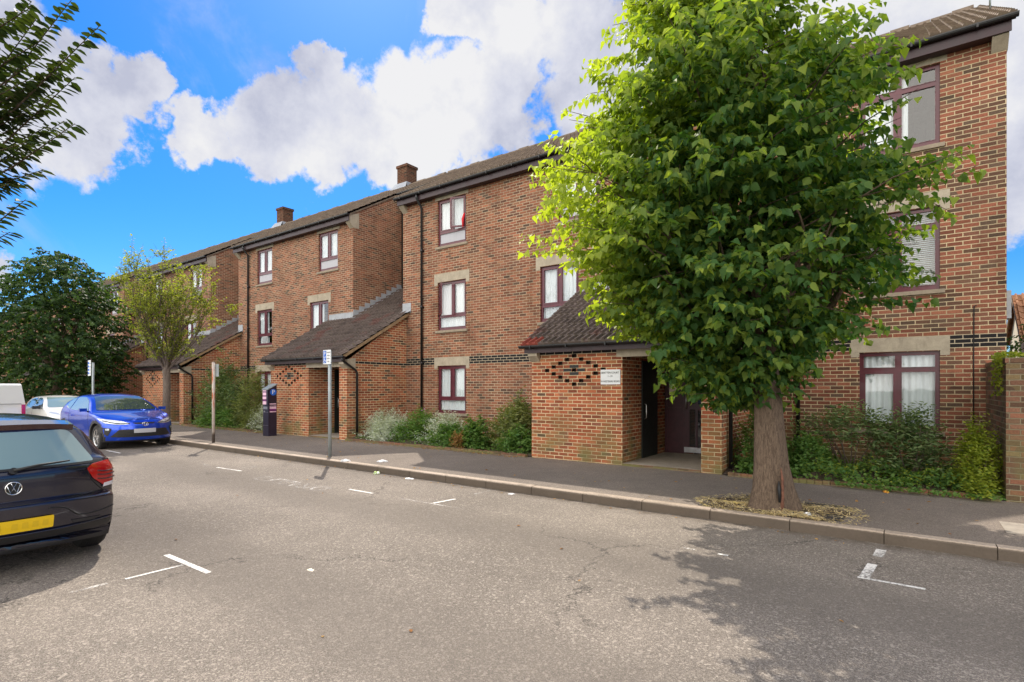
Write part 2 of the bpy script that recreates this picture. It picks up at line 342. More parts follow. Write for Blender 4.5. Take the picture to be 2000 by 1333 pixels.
class MB:
    """mesh collector; world=True means coordinates are world ones and the parent's location is taken off"""
    def __init__(s): s.v = []; s.f = []; s.m = []; s.sm = []; s.uv = []
    def face(s, pts, m=0, smooth=False, uv=None):
        i = len(s.v); s.v += [tuple(p) for p in pts]; s.f.append(tuple(range(i, i + len(pts)))); s.m.append(m); s.sm.append(smooth); s.uv.append(uv)
    def box(s, x0, x1, y0, y1, z0, z1, m=0, skip=''):
        a, b = (x0, x1), (y0, y1)
        P = lambda i, j, k: ((x0, x1)[i], (y0, y1)[j], (z0, z1)[k])
        F = {'-x': [(0,1,0),(0,0,0),(0,0,1),(0,1,1)], '+x': [(1,0,0),(1,1,0),(1,1,1),(1,0,1)], '-y': [(0,0,0),(1,0,0),(1,0,1),(0,0,1)],
             '+y': [(1,1,0),(0,1,0),(0,1,1),(1,1,1)], '-z': [(0,1,0),(1,1,0),(1,0,0),(0,0,0)], '+z': [(0,0,1),(1,0,1),(1,1,1),(0,1,1)]}
        for n, q in F.items():
            if n not in skip: s.face([P(*t) for t in q], m)
    def obox(s, c, ax, ay, az, m=0):
        """box by centre and three half vectors"""
        c, ax, ay, az = map(Vector, (c, ax, ay, az))
        P = lambda i, j, k: c + ax * i + ay * j + az * k
        for q in ([(-1,-1,-1),(-1,1,-1),(1,1,-1),(1,-1,-1)], [(-1,-1,1),(1,-1,1),(1,1,1),(-1,1,1)], [(-1,-1,-1),(1,-1,-1),(1,-1,1),(-1,-1,1)],
                  [(1,1,-1),(-1,1,-1),(-1,1,1),(1,1,1)], [(-1,1,-1),(-1,-1,-1),(-1,-1,1),(-1,1,1)], [(1,-1,-1),(1,1,-1),(1,1,1),(1,-1,1)]):
            s.face([P(*t) for t in q], m)
    def tube(s, pts, radii, n=8, m=0, cap=True, jit=0.0):
        pts = [Vector(p) for p in pts]; rings = []; prev = None
        if isinstance(radii, (int, float)): radii = [radii] * len(pts)
        for i, p in enumerate(pts):
            d = (pts[min(i + 1, len(pts) - 1)] - pts[max(i - 1, 0)])
            d = d.normalized() if d.length > 1e-9 else Vector((0, 0, 1))
            if prev is None: a = d.orthogonal().normalized()
            else: a = (prev - d * prev.dot(d)); a = a.normalized() if a.length > 1e-6 else d.orthogonal().normalized()
            prev = a; b = d.cross(a)
            r0 = len(s.v)
            for j in range(n):
                t = 2 * math.pi * j / n; rr = radii[i] * (1 + jit * math.sin(3 * t + i * .9) + jit * .6 * math.sin(5 * t - i * .5))
                s.v.append(tuple(p + (a * math.cos(t) + b * math.sin(t)) * rr))
            rings.append(r0)
        for i in range(len(rings) - 1):
            for j in range(n):
                k = (j + 1) % n
                s.f.append((rings[i] + j, rings[i] + k, rings[i + 1] + k, rings[i + 1] + j)); s.m.append(m); s.sm.append(True); s.uv.append(None)
        if cap:
            s.f.append(tuple(rings[0] + j for j in reversed(range(n)))); s.m.append(m); s.sm.append(False); s.uv.append(None)
            s.f.append(tuple(rings[-1] + j for j in range(n))); s.m.append(m); s.sm.append(False); s.uv.append(None)
    def build(s, name, mats, parent=None, world=True, bevel=0.0):
        if isinstance(mats, str): mats = [mats]
        me = bpy.data.meshes.new(name); V = np.array(s.v, dtype=float)
        off = np.array(parent.location) if (parent is not None and world) else np.zeros(3)
        if parent is not None and parent.parent is not None and world: off = off + np.array(parent.parent.location)
        me.from_pydata((V - off).tolist(), [], s.f)
        for n in mats: me.materials.append(MATS[n])
        me.polygons.foreach_set('material_index', s.m); me.polygons.foreach_set('use_smooth', s.sm)
        uvl = me.uv_layers.new(name='UVMap'); data = np.zeros((len(me.loops), 2)); li = 0
        for pi, f in enumerate(s.f):
            P = V[list(f)]
            if s.uv[pi] is not None: data[li:li + len(f)] = s.uv[pi]
            else:
                n_ = np.cross(P[1] - P[0], P[2] - P[0]); a = np.abs(n_)
                if a[2] >= a[0] and a[2] >= a[1]: data[li:li + len(f)] = P[:, :2]
                elif a[0] > a[1]: data[li:li + len(f)] = P[:, 1:]
                else: data[li:li + len(f)] = P[:, [0, 2]]
            li += len(f)
        uvl.data.foreach_set('uv', data.ravel())
        me.validate(); me.update()
        o = bpy.data.objects.new(name, me); COL.objects.link(o)
        if parent is not None: o.parent = parent
        if bevel:
            b = o.modifiers.new('bevel', 'BEVEL'); b.width = bevel; b.segments = 2; b.limit_method = 'ANGLE'
        return o
def structure(o): o['kind'] = 'structure'; return o

# ------------------------------------------------------------------ ground
g = MB(); g.box(-400, 400, -400, 400, -.5, -.03); structure(g.build('ground', 'grass_far'))
g = MB(); g.face([(-160, -1.15, 0), (60, -1.15, 0), (60, 7.07, 0), (-160, 7.07, 0)]); road = structure(g.build('road', 'road'))
g = MB(); g.box(-160, 60, 7.215, 12.6, -.1, .12); g.box(-160, 60, 12.6, 24, -.1, .1); structure(g.build('pavement', 'pavement'))
g = MB(); g.box(-160, 60, -6, -1.295, -.1, .12); structure(g.build('pavement_near', 'pavement'))
def kerb(y0, y1):
    g = MB(); x = -110.0
    while x < 30:
        l = .905; dz = random.uniform(-.004, .004); g_ = .006
        r = .018; yf = y0 if y1 > 3 else y1; sg = 1 if y1 > 3 else -1
        prof = [(y0 + (0 if sg > 0 else .0), -.1), (y0, .118 + dz - (r if sg > 0 else 0)), (y0 + (r if sg > 0 else 0), .124 + dz), (y1 - (r if sg < 0 else 0), .124 + dz), (y1, .118 + dz - (r if sg < 0 else 0)), (y1, -.1)]
        for i in range(len(prof) - 1):
            a, b = prof[i], prof[i + 1]; g.face([(x, a[0], a[1]), (x + l, a[0], a[1]), (x + l, b[0], b[1]), (x, b[0], b[1])])
        g.face([(x, p[0], p[1]) for p in prof]); g.face([(x + l, p[0], p[1]) for p in reversed(prof)])
        x += .915
    g.box(-110, 30, y0 + .02, y1 - .02, -.1, .105)
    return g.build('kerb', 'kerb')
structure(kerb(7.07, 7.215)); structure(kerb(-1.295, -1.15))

def marking(name, pts, mat='road_paint', z=.004):
    g = MB(); g.face([(x, y, z) for x, y in pts]); return g.build(name, mat, road)
def line(x0, y0, x1, y1, w=.05, mat='road_paint'):
    d = Vector((x1 - x0, y1 - y0)).normalized(); n = Vector((-d.y, d.x)) * w / 2
    marking('bay_line', [(x0 + n.x, y0 + n.y), (x0 - n.x, y0 - n.y), (x1 - n.x, y1 - n.y), (x1 + n.x, y1 + n.y)], mat)
line(-6.02, 2.36, -5.12, 2.36, .055); line(-5.55, 2.32, -5.55, 1.85, .035); line(-5.55, 1.72, -5.56, 1.45, .05, 'road_paint_worn'); pass
line(-6.2, 5.64, -5.05, 5.66, .05, 'road_paint_worn'); line(-5.56, 5.69, -5.5, 6.1, .05); line(-5.5, 6.55, -5.5, 6.95, .05, 'road_paint_worn'); line(-7.45, 5.65, -6.85, 5.65, .05)
line(-.36, 5.70, .12, 5.69, .045); line(-.31, 5.73, -.27, 6.2, .08); line(-.24, 6.5, -.22, 6.8, .09)
line(-11.7, 5.55, -10.8, 5.6, .05); line(-11.2, 5.62, -11.15, 6.1, .05, 'road_paint_worn'); line(-12.5, 5.6, -12.2, 5.6, .04, 'road_paint_worn')
line(-17.2, 5.3, -16.2, 5.3, .06); line(-16.9, 4.9, -16.3, 4.95, .05, 'road_paint_worn'); line(-1.9, 5.66, -1.78, 5.66, .035, 'road_paint_worn'); line(-1.55, 5.66, -1.45, 5.66, .04)
def text_obj(s, size, name, mat, parent, loc, rot, ext=0.0, align='CENTER', xs=1.0):
    cu = bpy.data.curves.new(name, 'FONT'); cu.body = s; cu.size = size; cu.align_x = align; cu.align_y = 'CENTER'; cu.extrude = ext
    t = bpy.data.objects.new('tmp', cu); COL.objects.link(t); bpy.context.view_layer.update()
    me = bpy.data.meshes.new_from_object(t.evaluated_get(bpy.context.evaluated_depsgraph_get())); bpy.data.objects.remove(t)
    me.name = name; me.materials.clear(); me.materials.append(MATS[mat])
    o = bpy.data.objects.new(name, me); COL.objects.link(o); o.parent = parent; o.location = loc; o.rotation_euler = rot; o.scale = (xs, 1, 1)
    return o
text_obj('DISABLED', .48, 'painted_word', 'road_paint_worn', road, (-8.75, 5.42, .0045), (0, 0, math.pi), xs=.98)

# ------------------------------------------------------------------ building
PER = 10.66; YF = 12.4; YP = 10.05
ZE = 7.86; TS = .58                         # main eave height and roof slope
bld = thing('apartment_building', 'three storey red brick apartment building with stepped blocks, maroon windows and brown tiled roof', 'building', (-15, 17, .1))

def wall_grid(mb, x0, x1, z0, z1, y, holes, depth=.11, m=0, mhole=None, out=-1):
    xs = sorted({x0, x1, *[h[0] for h in holes], *[h[1] for h in holes]}); zs = sorted({z0, z1, *[h[2] for h in holes], *[h[3] for h in holes]})
    for i in range(len(xs) - 1):
        for j in range(len(zs) - 1):
            cx, cz = (xs[i] + xs[i + 1]) / 2, (zs[j] + zs[j + 1]) / 2
            if any(h[0] < cx < h[1] and h[2] < cz < h[3] for h in holes): continue
            mb.face([(xs[i], y, zs[j]), (xs[i + 1], y, zs[j]), (xs[i + 1], y, zs[j + 1]), (xs[i], y, zs[j + 1])], m)
    for (a, b, c, d) in holes:
        y2 = y + depth; mm = m if mhole is None else mhole
        mb.face([(a, y, c), (a, y2, c), (a, y2, d), (a, y, d)], mm); mb.face([(b, y2, c), (b, y, c), (b, y, d), (b, y2, d)], mm)
        mb.face([(a, y, c), (b, y, c), (b, y2, c), (a, y2, c)], mm); mb.face([(a, y2, d), (b, y2, d), (b, y, d), (a, y, d)], mm)
        if mhole is not None: mb.face([(a, y2, c), (b, y2, c), (b, y2, d), (a, y2, d)], mm)

def window(x0, x1, z0, z1, style='std', cover='curtain', lintel=True, label=None):
    """one window: frame with panes, curtain, sill and lintel as sub-parts"""
    y = YF + .055; f = MB(); W_ = .055; D = .06; xm = (x0 + x1) / 2
    def bar(a, b, c, d, dy=0.0, t=D): f.box(a, b, y + dy, y + dy + t, c, d)
    bar(x0, x0 + W_, z0, z1); bar(x1 - W_, x1, z0, z1); bar(x0 + W_, x1 - W_, z1 - W_, z1); bar(x0 + W_, x1 - W_, z0, z0 + W_ + .03, -.004)
    panes = []; zt = z0 + .44
    if style == 'end': zt = z1 - .33
    bar(x0 + W_, x1 - W_, zt - .035, zt + .035, -.002)
    if style == 'end':
        bar(xm - .04, xm + .04, z0 + W_ + .03, zt - .035); bar(xm - .04, xm + .04, zt + .035, z1 - W_)
        cells = [(x0 + W_, xm - .04, z0 + .085, zt - .035), (xm + .04, x1 - W_, z0 + .085, zt - .035), (x0 + W_, xm - .04, zt + .035, z1 - W_), (xm + .04, x1 - W_, zt + .035, z1 - W_)]
    else:
        bar(xm - .04, xm + .04, zt + .035, z1 - W_)
        cells = [(x0 + W_, xm - .04, zt + .035, z1 - W_), (xm + .04, x1 - W_, zt + .035, z1 - W_), (x0 + W_, x1 - W_, z0 + .085, zt - .035)]
    sash = MB(); pn = MB(); opened = None
    for i, (a, b, c, d) in enumerate(cells):
        isopen = (style == 'open_right' and i == 1) or (style == 'open_left' and i == 0)
        if isopen: opened = (i, a, b, c, d); continue
        w = .04 if (style != 'end' or i in (0, 2)) and i != 2 else .012
        f.box(a, a + w, y - .012, y + .04, c, d); f.box(b - w, b, y - .012, y + .04, c, d); f.box(a + w, b - w, y - .012, y + .04, c, c + w); f.box(a + w, b - w, y - .012, y + .04, d - w, d)
        if not (z0 > 5 and style != 'end' and i == 2): pn.box(a + w, b - w, y + .015, y + .025, c + w, d - w)
    wo = f.build('window', 'maroon', bld)
    if label: wo['label'] = label
    pn.build('pane', 'glass', wo)
    if opened:
        i, a, b, c, d = opened; ang = R(62 if i == 1 else 40); w = b - a
        # side hung sash swung outwards about its outer edge
        hx = b if i == 1 else a; sg = -1 if i == 1 else 1
        dirv = Vector((sg * math.cos(ang), -math.sin(ang), 0)); nv = Vector((math.sin(ang) * -sg, -math.cos(ang), 0)) * .02
        if style == 'open_right': hx = b; dirv = Vector((-math.cos(R(20)), -math.sin(R(20)), 0)); nv = Vector((-math.sin(R(20)), math.cos(R(20)), 0)) * .02; dirv = dirv
        s = MB(); base = Vector((hx, y - .02, 0)); up = Vector((0, 0, 1))
        def ob(u0, u1, q0, q1, mb, t=1.0): mb.obox(base + dirv * (u0 + u1) / 2 + up * (q0 + q1) / 2, dirv * (u1 - u0) / 2, nv * t, up * (q1 - q0) / 2)
        ob(0, .05, c, d, s); ob(w - .05, w, c, d, s); ob(.05, w - .05, c, c + .05, s); ob(.05, w - .05, d - .05, d, s)
        so_ = s.build('open_sash', 'maroon', wo); s2 = MB(); ob(.05, w - .05, c + .05, d - .05, s2, .3); s2.build('pane', 'glass', wo)
    # curtain
    if cover:
        c = MB(); n = 56
        if cover == 'blind':
            z = z0 + .1
            while z < z1 - .06: c.face([(x0 + .05, YF + .16, z), (x1 - .05, YF + .16, z), (x1 - .05, YF + .195, z + .028), (x0 + .05, YF + .195, z + .028)]); z += .036
            c.build('blind', 'blind', wo)
        else:
            ph = random.uniform(0, 9); A = .016
            spans = [(x0 + .03, x1 - .03)]
            if cover == 'half': spans = [(x0 + .03, x0 + (x1 - x0) * .62)]
            if cover == 'split': spans = [(x0 + .03, x0 + .42), (x1 - .36, x1 - .03)]
            for (p, q) in spans:
                c = MB(); top = z1 - .02; bot = z0 + .02
                for i in range(n):
                    u0 = p + (q - p) * i / n; u1 = p + (q - p) * (i + 1) / n
                    yy = lambda u, s_: YF + .128 + A * math.sin(u * 62 + ph + s_) + A * .7 * math.sin(u * 27 + ph * 2 - s_)
                    for a_, b_, sa, sb in ((bot, (bot + top) / 2, .8, .3), ((bot + top) / 2, top, .3, 0)):
                        c.face([(u0, yy(u0, sa), a_), (u1, yy(u1, sa), a_), (u1, yy(u1, sb), b_), (u0, yy(u0, sb), b_)], 0, True)
                c.build('curtain', 'curtain', wo)
    if style not in ('end',) and cover != 'blind' and z0 > 5:
        c = MB(); c.box(x0 + .06, x1 - .06, y + .015, y + .025, z0 + .08, zt - .03); c.build('white_panel', 'panel_white', wo)
    s = MB(); s.box(x0 - .07, x1 + .07, YF - .045, YF + .054, z0 - .075, z0 - .004); s.build('sill', 'sill', wo, bevel=.006)
    if lintel:
        s = MB(); a, b = x0 - .14, x1 + .14
        s.box(a, b, YF - .006, YF + .05, z1 + .01, z1 + .27); s.box(a, x0 - .003, YF - .006, YF + .05, z1 - .08, z1 + .0095); s.box(x1 + .003, b, YF - .006, YF + .05, z1 - .08, z1 + .0095)
        s.build('lintel', 'stone', wo, bevel=.004)
    else:
        s = MB(); s.box(x0 - .10, x1 + .10, YF - .004, YF + .05, z1 + .01, z1 + .17); s.build('lintel', 'stone', wo)
    return wo

ZG, Z1, Z2 = (.88, 2.34), (3.45, 4.95), (6.07, 7.52)
def roof_tiles(mb, x0, x1, y0, z0, y1, tan, uvo=0.0, lift=.0, sgn=1, gauge=.30, m=0, red=None, rh=.026, lip=.034):
    L = abs(y1 - y0) * math.hypot(1, tan); n = max(1, round(L / gauge)); gz = L / n
    ca, sa = 1 / math.hypot(1, tan), tan / math.hypot(1, tan)
    per = .15; prof = [(0, 0), (.055, -.006), (.066, rh), (.104, rh + .002), (.118, .002)]
    us = []; c = 0
    nx = int((x1 - x0) / per); per2 = (x1 - x0) / nx
    for i in range(nx): us += [(x0 + i * per2 + p * per2 / per, h) for p, h in prof]
    us.append((x1, 0))
    N = lambda h: (-sa * h * sgn, ca * h)
    for j in range(n):
        s0, s1 = j * gz - .03, (j + 1) * gz; jz = [random.uniform(-.002, .002) for _ in range(nx + 2)]
        for i in range(len(us) - 1):
            (ua, ha), (ub, hb) = us[i], us[i + 1]; t = i // 5; e = jz[t // 2]
            def P(u, h, s, li):
                q = N(h + li); return (u, y0 + sgn * (s * ca) + q[0], z0 + s * sa + q[1])
            mm = m
            if red and j == 0 and red[0] < ua < red[1]: mm = 1
            mb.face([P(ua, ha, s0, lip + e), P(ub, hb, s0, lip + e), P(ub, hb, s1, .006), P(ua, ha, s1, .006)] if sgn > 0 else
                    [P(ub, hb, s0, .034), P(ua, ha, s0, .034), P(ua, ha, s1, .006), P(ub, hb, s1, .006)], mm, False,
                    [(ua + uvo, s0 + .04), (ub + uvo, s0 + .04), (ub + uvo, s1 - .01), (ua + uvo, s1 - .01)])
            mb.face([P(ua, 0, s0, -.0), P(ub, 0, s0, -.0), P(ub, hb, s0, lip + e), P(ua, ha, s0, lip + e)], mm, False, [(ua + uvo, s0 + .05)] * 4)

def gutter_mesh(mb, x0, x1, y, z, r=.055):
    n = 6
    for i in range(n):
        a0, a1 = math.pi * (1 + i / n), math.pi * (1 + (i + 1) / n)
        p = [(y + r * math.cos(a), z + r * math.sin(a)) for a in (a0, a1)]
        mb.face([(x0, *p[0]), (x1, *p[0]), (x1, *p[1]), (x0, *p[1])], 0, True)
        q = [(y + (r - .008) * math.cos(a), z + (r - .008) * math.sin(a)) for a in (a1, a0)]
        mb.face([(x0, *q[0]), (x1, *q[0]), (x1, *q[1]), (x0, *q[1])], 0, True)
    for x in (x0, x1): mb.face([(x, y + r * math.cos(math.pi * (1 + i / n)), z + r * math.sin(math.pi * (1 + i / n))) for i in range(n + 1)])
    mb.box(x0, x1, y - r - .006, y - r + .004, z - .01, z + .012); x = x0 + .3
    while x < x1: mb.box(x, x + .03, y - r - .012, y + r, z - r - .008, z - r + .01); mb.box(x, x + .03, y - r - .014, y - r - .0065, z - .05, z + .013); x += .9

roof_z = lambda y: ZE + TS * (y - 12.12)
YRE, YR = 14.62, 17.4
blocks = []
for k in range(7):
    if k == 0: blocks.append((-2.84, 1.36, 'end'))
    else: blocks.append((-13.5 - PER * (k - 1), -5.44 - PER * (k - 1), k))
for (xl, xr, k) in blocks:
    w = MB(); holes = []
    if k == 'end': holes = [(-.75, .47, *ZG), (-.75, .47, *Z1), (-.75, .47, *Z2)]
    else:
        o = -PER * (k - 1)
        holes = [(-11.93 + o, -10.76 + o, *ZG), (-11.93 + o, -10.76 + o, *Z1), (-11.93 + o, -10.76 + o, *Z2), (-8.09 + o, -6.9 + o, *Z1), (-7.52 + o, -6.33 + o, *Z2)]
    wall_grid(w, xl, xr, 0, 7.98, YF, holes, depth=.19)
    for x, s in ((xl, -1), (xr, 1)):
        pts = [(x, YF, 0), (x, 22.4, 0), (x, 22.4, 7.98), (x, YR, roof_z(YR) - .03), (x, YF, 7.98)]
        w.face(pts if s > 0 else pts[::-1])
    w.face([(xr, 22.4, 0), (xl, 22.4, 0), (xl, 22.4, 7.98), (xr, 22.4, 7.98)])
    w.build('wall', 'brick_end' if k == 'end' else 'brick', bld)
    # roof of the block
    r = MB(); ov = .1 if k == 'end' else .06
    roof_tiles(r, xl - .06, xr + ov, 12.12, ZE + .02, YR, TS)
    roof_tiles(r, xl - .06, xr + ov, 22.68, ZE + .02, YR, TS, sgn=-1, gauge=.6)
    for sgn, ye in ((1, 12.16), (-1, 22.64)):
        a = [(xl - .05, ye, ZE - .02), (xr + ov - .01, ye, ZE - .02), (xr + ov - .01, YR, roof_z(YR) - .03), (xl - .05, YR, roof_z(YR) - .03)]
        r.face(a if sgn > 0 else a[::-1]); b = [(p[0], p[1], p[2] - .06) for p in a]; r.face(b[::-1] if sgn > 0 else b)
        for x in (xl - .05, xr + ov - .01): r.face([(x, ye, ZE - .02), (x, YR, roof_z(YR) - .03), (x, YR, roof_z(YR) - .09), (x, ye, ZE - .08)])
    ro = r.build('roof', 'tiles_main', bld)
    f = MB(); f.box(xl - .04, xr + .04, 12.17, 12.2, ZE - .24, ZE - .005); f.box(xl + .0, xr, 12.2, YF, ZE - .235, ZE - .22)
    f.build('fascia', 'fascia', bld)
    gm = MB(); gutter_mesh(gm, xl - .12, xr + .12, 12.115, ZE - .02); gm.build('gutter', 'gutter', bld)
    ks = MB()
    for x, s in ((xl, -1), (xr, 1)):      # stone kneelers under the eave
        a, b = (x - .015, x + .2) if s < 0 else (x - .2, x + .015)
        prof = [(YF + .25, 7.42), (YF - .005, 7.42), (12.22, 7.60), (12.22, 7.84), (YF + .25, 7.99)]
        ks.face([(a, *p) for p in prof][::1]); ks.face([(b, *p) for p in prof][::-1])
        for i in range(5):
            p, q = prof[i], prof[(i + 1) % 5]; ks.face([(a, *q), (b, *q), (b, *p), (a, *p)])
        ks.build('kneeler', 'stone', bld); ks = MB()
    rt = MB(); x = xl - .05
    nseg = int((xr + ov - xl + .05) / .42)
    for i in range(nseg):
        x0 = xl - .05 + i * .42; h = .07 if i % 3 else .13; rr = [(YR - .15, roof_z(YR) - .04), (YR - .1, roof_z(YR) + .03 + h * .4), (YR, roof_z(YR) + h), (YR + .1, roof_z(YR) + .03 + h * .4), (YR + .15, roof_z(YR) - .04)]
        for p, q in zip(rr, rr[1:]): rt.face([(x0, *p), (x0 + .41, *p), (x0 + .41, *q), (x0, *q)])
        rt.face([(x0, *p) for p in rr][::-1]); rt.face([(x0 + .41, *p) for p in rr])
    rt.build('ridge_tiles', 'tiles_main', bld)
    # windows
    if k == 'end':
        window(-.75, .47, *ZG, 'end', 'curtain'); window(-.75, .47, *Z1, 'end', 'blind', label='end block first floor window with slatted blind'); window(-.75, .47, *Z2, 'end', 'half', False)
        dp = [(-1.8, 12.115, ZE - .08), (-1.8, 12.115, ZE - .18), (-1.8, YF - .06, ZE - .45), (-1.8, YF - .06, .14)]
    else:
        window(holes[0][0], holes[0][1], *ZG, 'std', 'curtain')
        window(holes[0][0], holes[0][1], *Z1, 'open_left' if k == 1 else 'std', 'curtain' if k == 1 else 'half', label='first floor window with its left sash ajar' if k == 1 else None)
        window(holes[0][0], holes[0][1], *Z2, 'open_right' if k == 1 else 'std', 'curtain', False, label='top floor window with its right sash swung open' if k == 1 else None)
        window(holes[3][0], holes[3][1], *Z1, 'std', 'curtain' if k == 1 else 'half'); window(holes[4][0], holes[4][1], *Z2, 'std', 'curtain', False)
        xd = -12.58 + o; dp = [(xd, 12.115, ZE - .08), (xd, 12.115, ZE - .18), (xd, YF - .06, ZE - .45), (xd, YF - .06, .14)]
    d = MB(); d.tube(dp, .038, 10)
    for z in (.6, 2.4, 4.2, 6.0): d.tube([(dp[3][0], dp[3][1], z), (dp[3][0], dp[3][1], z + .09)], .048, 10); d.box(dp[3][0] - .07, dp[3][0] + .07, YF - .012, YF - .001, z + .02, z + .06)
    d.build('downpipe', 'gutter', bld)
g_ = MB(); [g_.box(-22.27, -21.93, YF + .035, YF + .06, 3.58 + .04 * i, 3.60 + .04 * i) for i in range(6)]; g_.box(-22.3, -21.9, YF + .065, YF + .07, 3.55, 3.83, 1); g_.build('vent_grille', ['grey_box', 'white'], bld)
# recess walls and roofs, between blocks
gaps = [(blocks[i + 1][1], blocks[i][0]) for i in range(len(blocks) - 1)]
for (xa, xb) in gaps:
    w = MB(); yb = 14.72
    w.face([(xa + .001, yb, 0), (xb - .001, yb, 0), (xb - .001, yb, roof_z(yb) - .1), (xa + .001, yb, roof_z(yb) - .1)]); w.build('recess_wall', 'brick', bld)
    r = MB(); roof_tiles(r, xa + .065, xb - .065, YRE - .18, roof_z(YRE - .18) + .02, YR, TS); roof_tiles(r, xa + .065, xb - .065, 22.68, ZE + .02, YR, TS, sgn=-1, gauge=.6)
    a = [(xa, YRE - .12, roof_z(YRE) - .12), (xb, YRE - .12, roof_z(YRE) - .12), (xb, YR, roof_z(YR) - .04), (xa, YR, roof_z(YR) - .04)]; r.face(a); r.face([(p[0], p[1], p[2] - .05) for p in a][::-1])
    r.build('recess_roof', 'tiles_main', bld)
    rt = MB(); n = int((xb - xa - .12) / .42)
    for i in range(n + 1):
        x0 = xa + .065 + i * .42; x1 = min(x0 + .41, xb - .065); h = .07 if i % 3 else .13; rr = [(YR - .15, roof_z(YR) - .04), (YR - .1, roof_z(YR) + .03 + h * .4), (YR, roof_z(YR) + h), (YR + .1, roof_z(YR) + .03 + h * .4), (YR + .15, roof_z(YR) - .04)]
        for p, q in zip(rr, rr[1:]): rt.face([(x0, *p), (x1, *p), (x1, *q), (x0, *q)])
    rt.build('ridge_tiles', 'tiles_main', bld)
    d = MB(); gutter_mesh(d, xa + .08, xb - .08, YRE - .2, roof_z(YRE - .18) - .02); d.build('gutter', 'gutter', bld)
    d = MB(); d.tube([(xa + .16, YRE - .2, roof_z(YRE) - .18), (xa + .12, yb - .07, roof_z(YRE) - .5), (xa + .12, yb - .07, 5.5)], .042, 10); d.build('downpipe', 'gutter', bld)
for x in (-18.8, -28.9):
    c = MB(); z = roof_z(YR); c.box(x - .32, x + .32, YR - .2, YR + .42, z - .5, z + .86); c.box(x - .36, x + .36, YR - .24, YR + .46, z + .86, z + .98)
    co = c.build('chimney', 'brick_chimney', bld)
    c = MB(); c.box(x - .4, x + .4, YR - .28, YR + .5, z - .05, z + .12, 0); c.face([(x - .55, YR - .5, roof_z(YR - .5) + .05), (x + .55, YR - .5, roof_z(YR - .5) + .05), (x + .4, YR - .28, z + .12), (x - .4, YR - .28, z + .12)]); c.build('flashing', 'lead', co)
# end gable fittings
c = MB(); c.box(1.365, 1.50, 13.1, 13.4, 2.92, 3.42); c.build('flue_box', 'grey_box', bld, bevel=.01)
c = MB(); c.tube([(.93, YF - .012, .5), (.93, YF - .012, 2.2), (.935, YF - .012, 3.1), (.97, YF - .01, 3.11)], .009, 6); c.build('wall_cable', 'black', bld)
c = MB(); c.tube([(1.35, 14.6, roof_z(14.6) - .3), (1.35, 14.6, roof_z(14.6) + 1.5)], .018, 6)
for dz, l in ((1.35, .2), (1.1, .3), (.9, .3)): c.tube([(1.35 - l, 14.6, roof_z(14.6) + dz), (1.35 + l, 14.6, roof_z(14.6) + dz)], .008, 5)
c.tube([(1.35, 14.6, roof_z(14.6) + 1.0), (1.75, 14.7, roof_z(14.6) + .62), (1.95, 14.8, roof_z(14.6) + .6)], .008, 5)
c.build('aerial', 'steel', bld)
c = MB(); c.tube([(-10.84, YF + .03, 6.95), (-10.84, YF - .05, 6.75), (-10.83, YF - .06, 6.5)], [.03, .04, .02], 8); tag(c.build('red_towel', 'red_cloth'), 'small red cloth hanging out of the open top floor window', 'cloth')

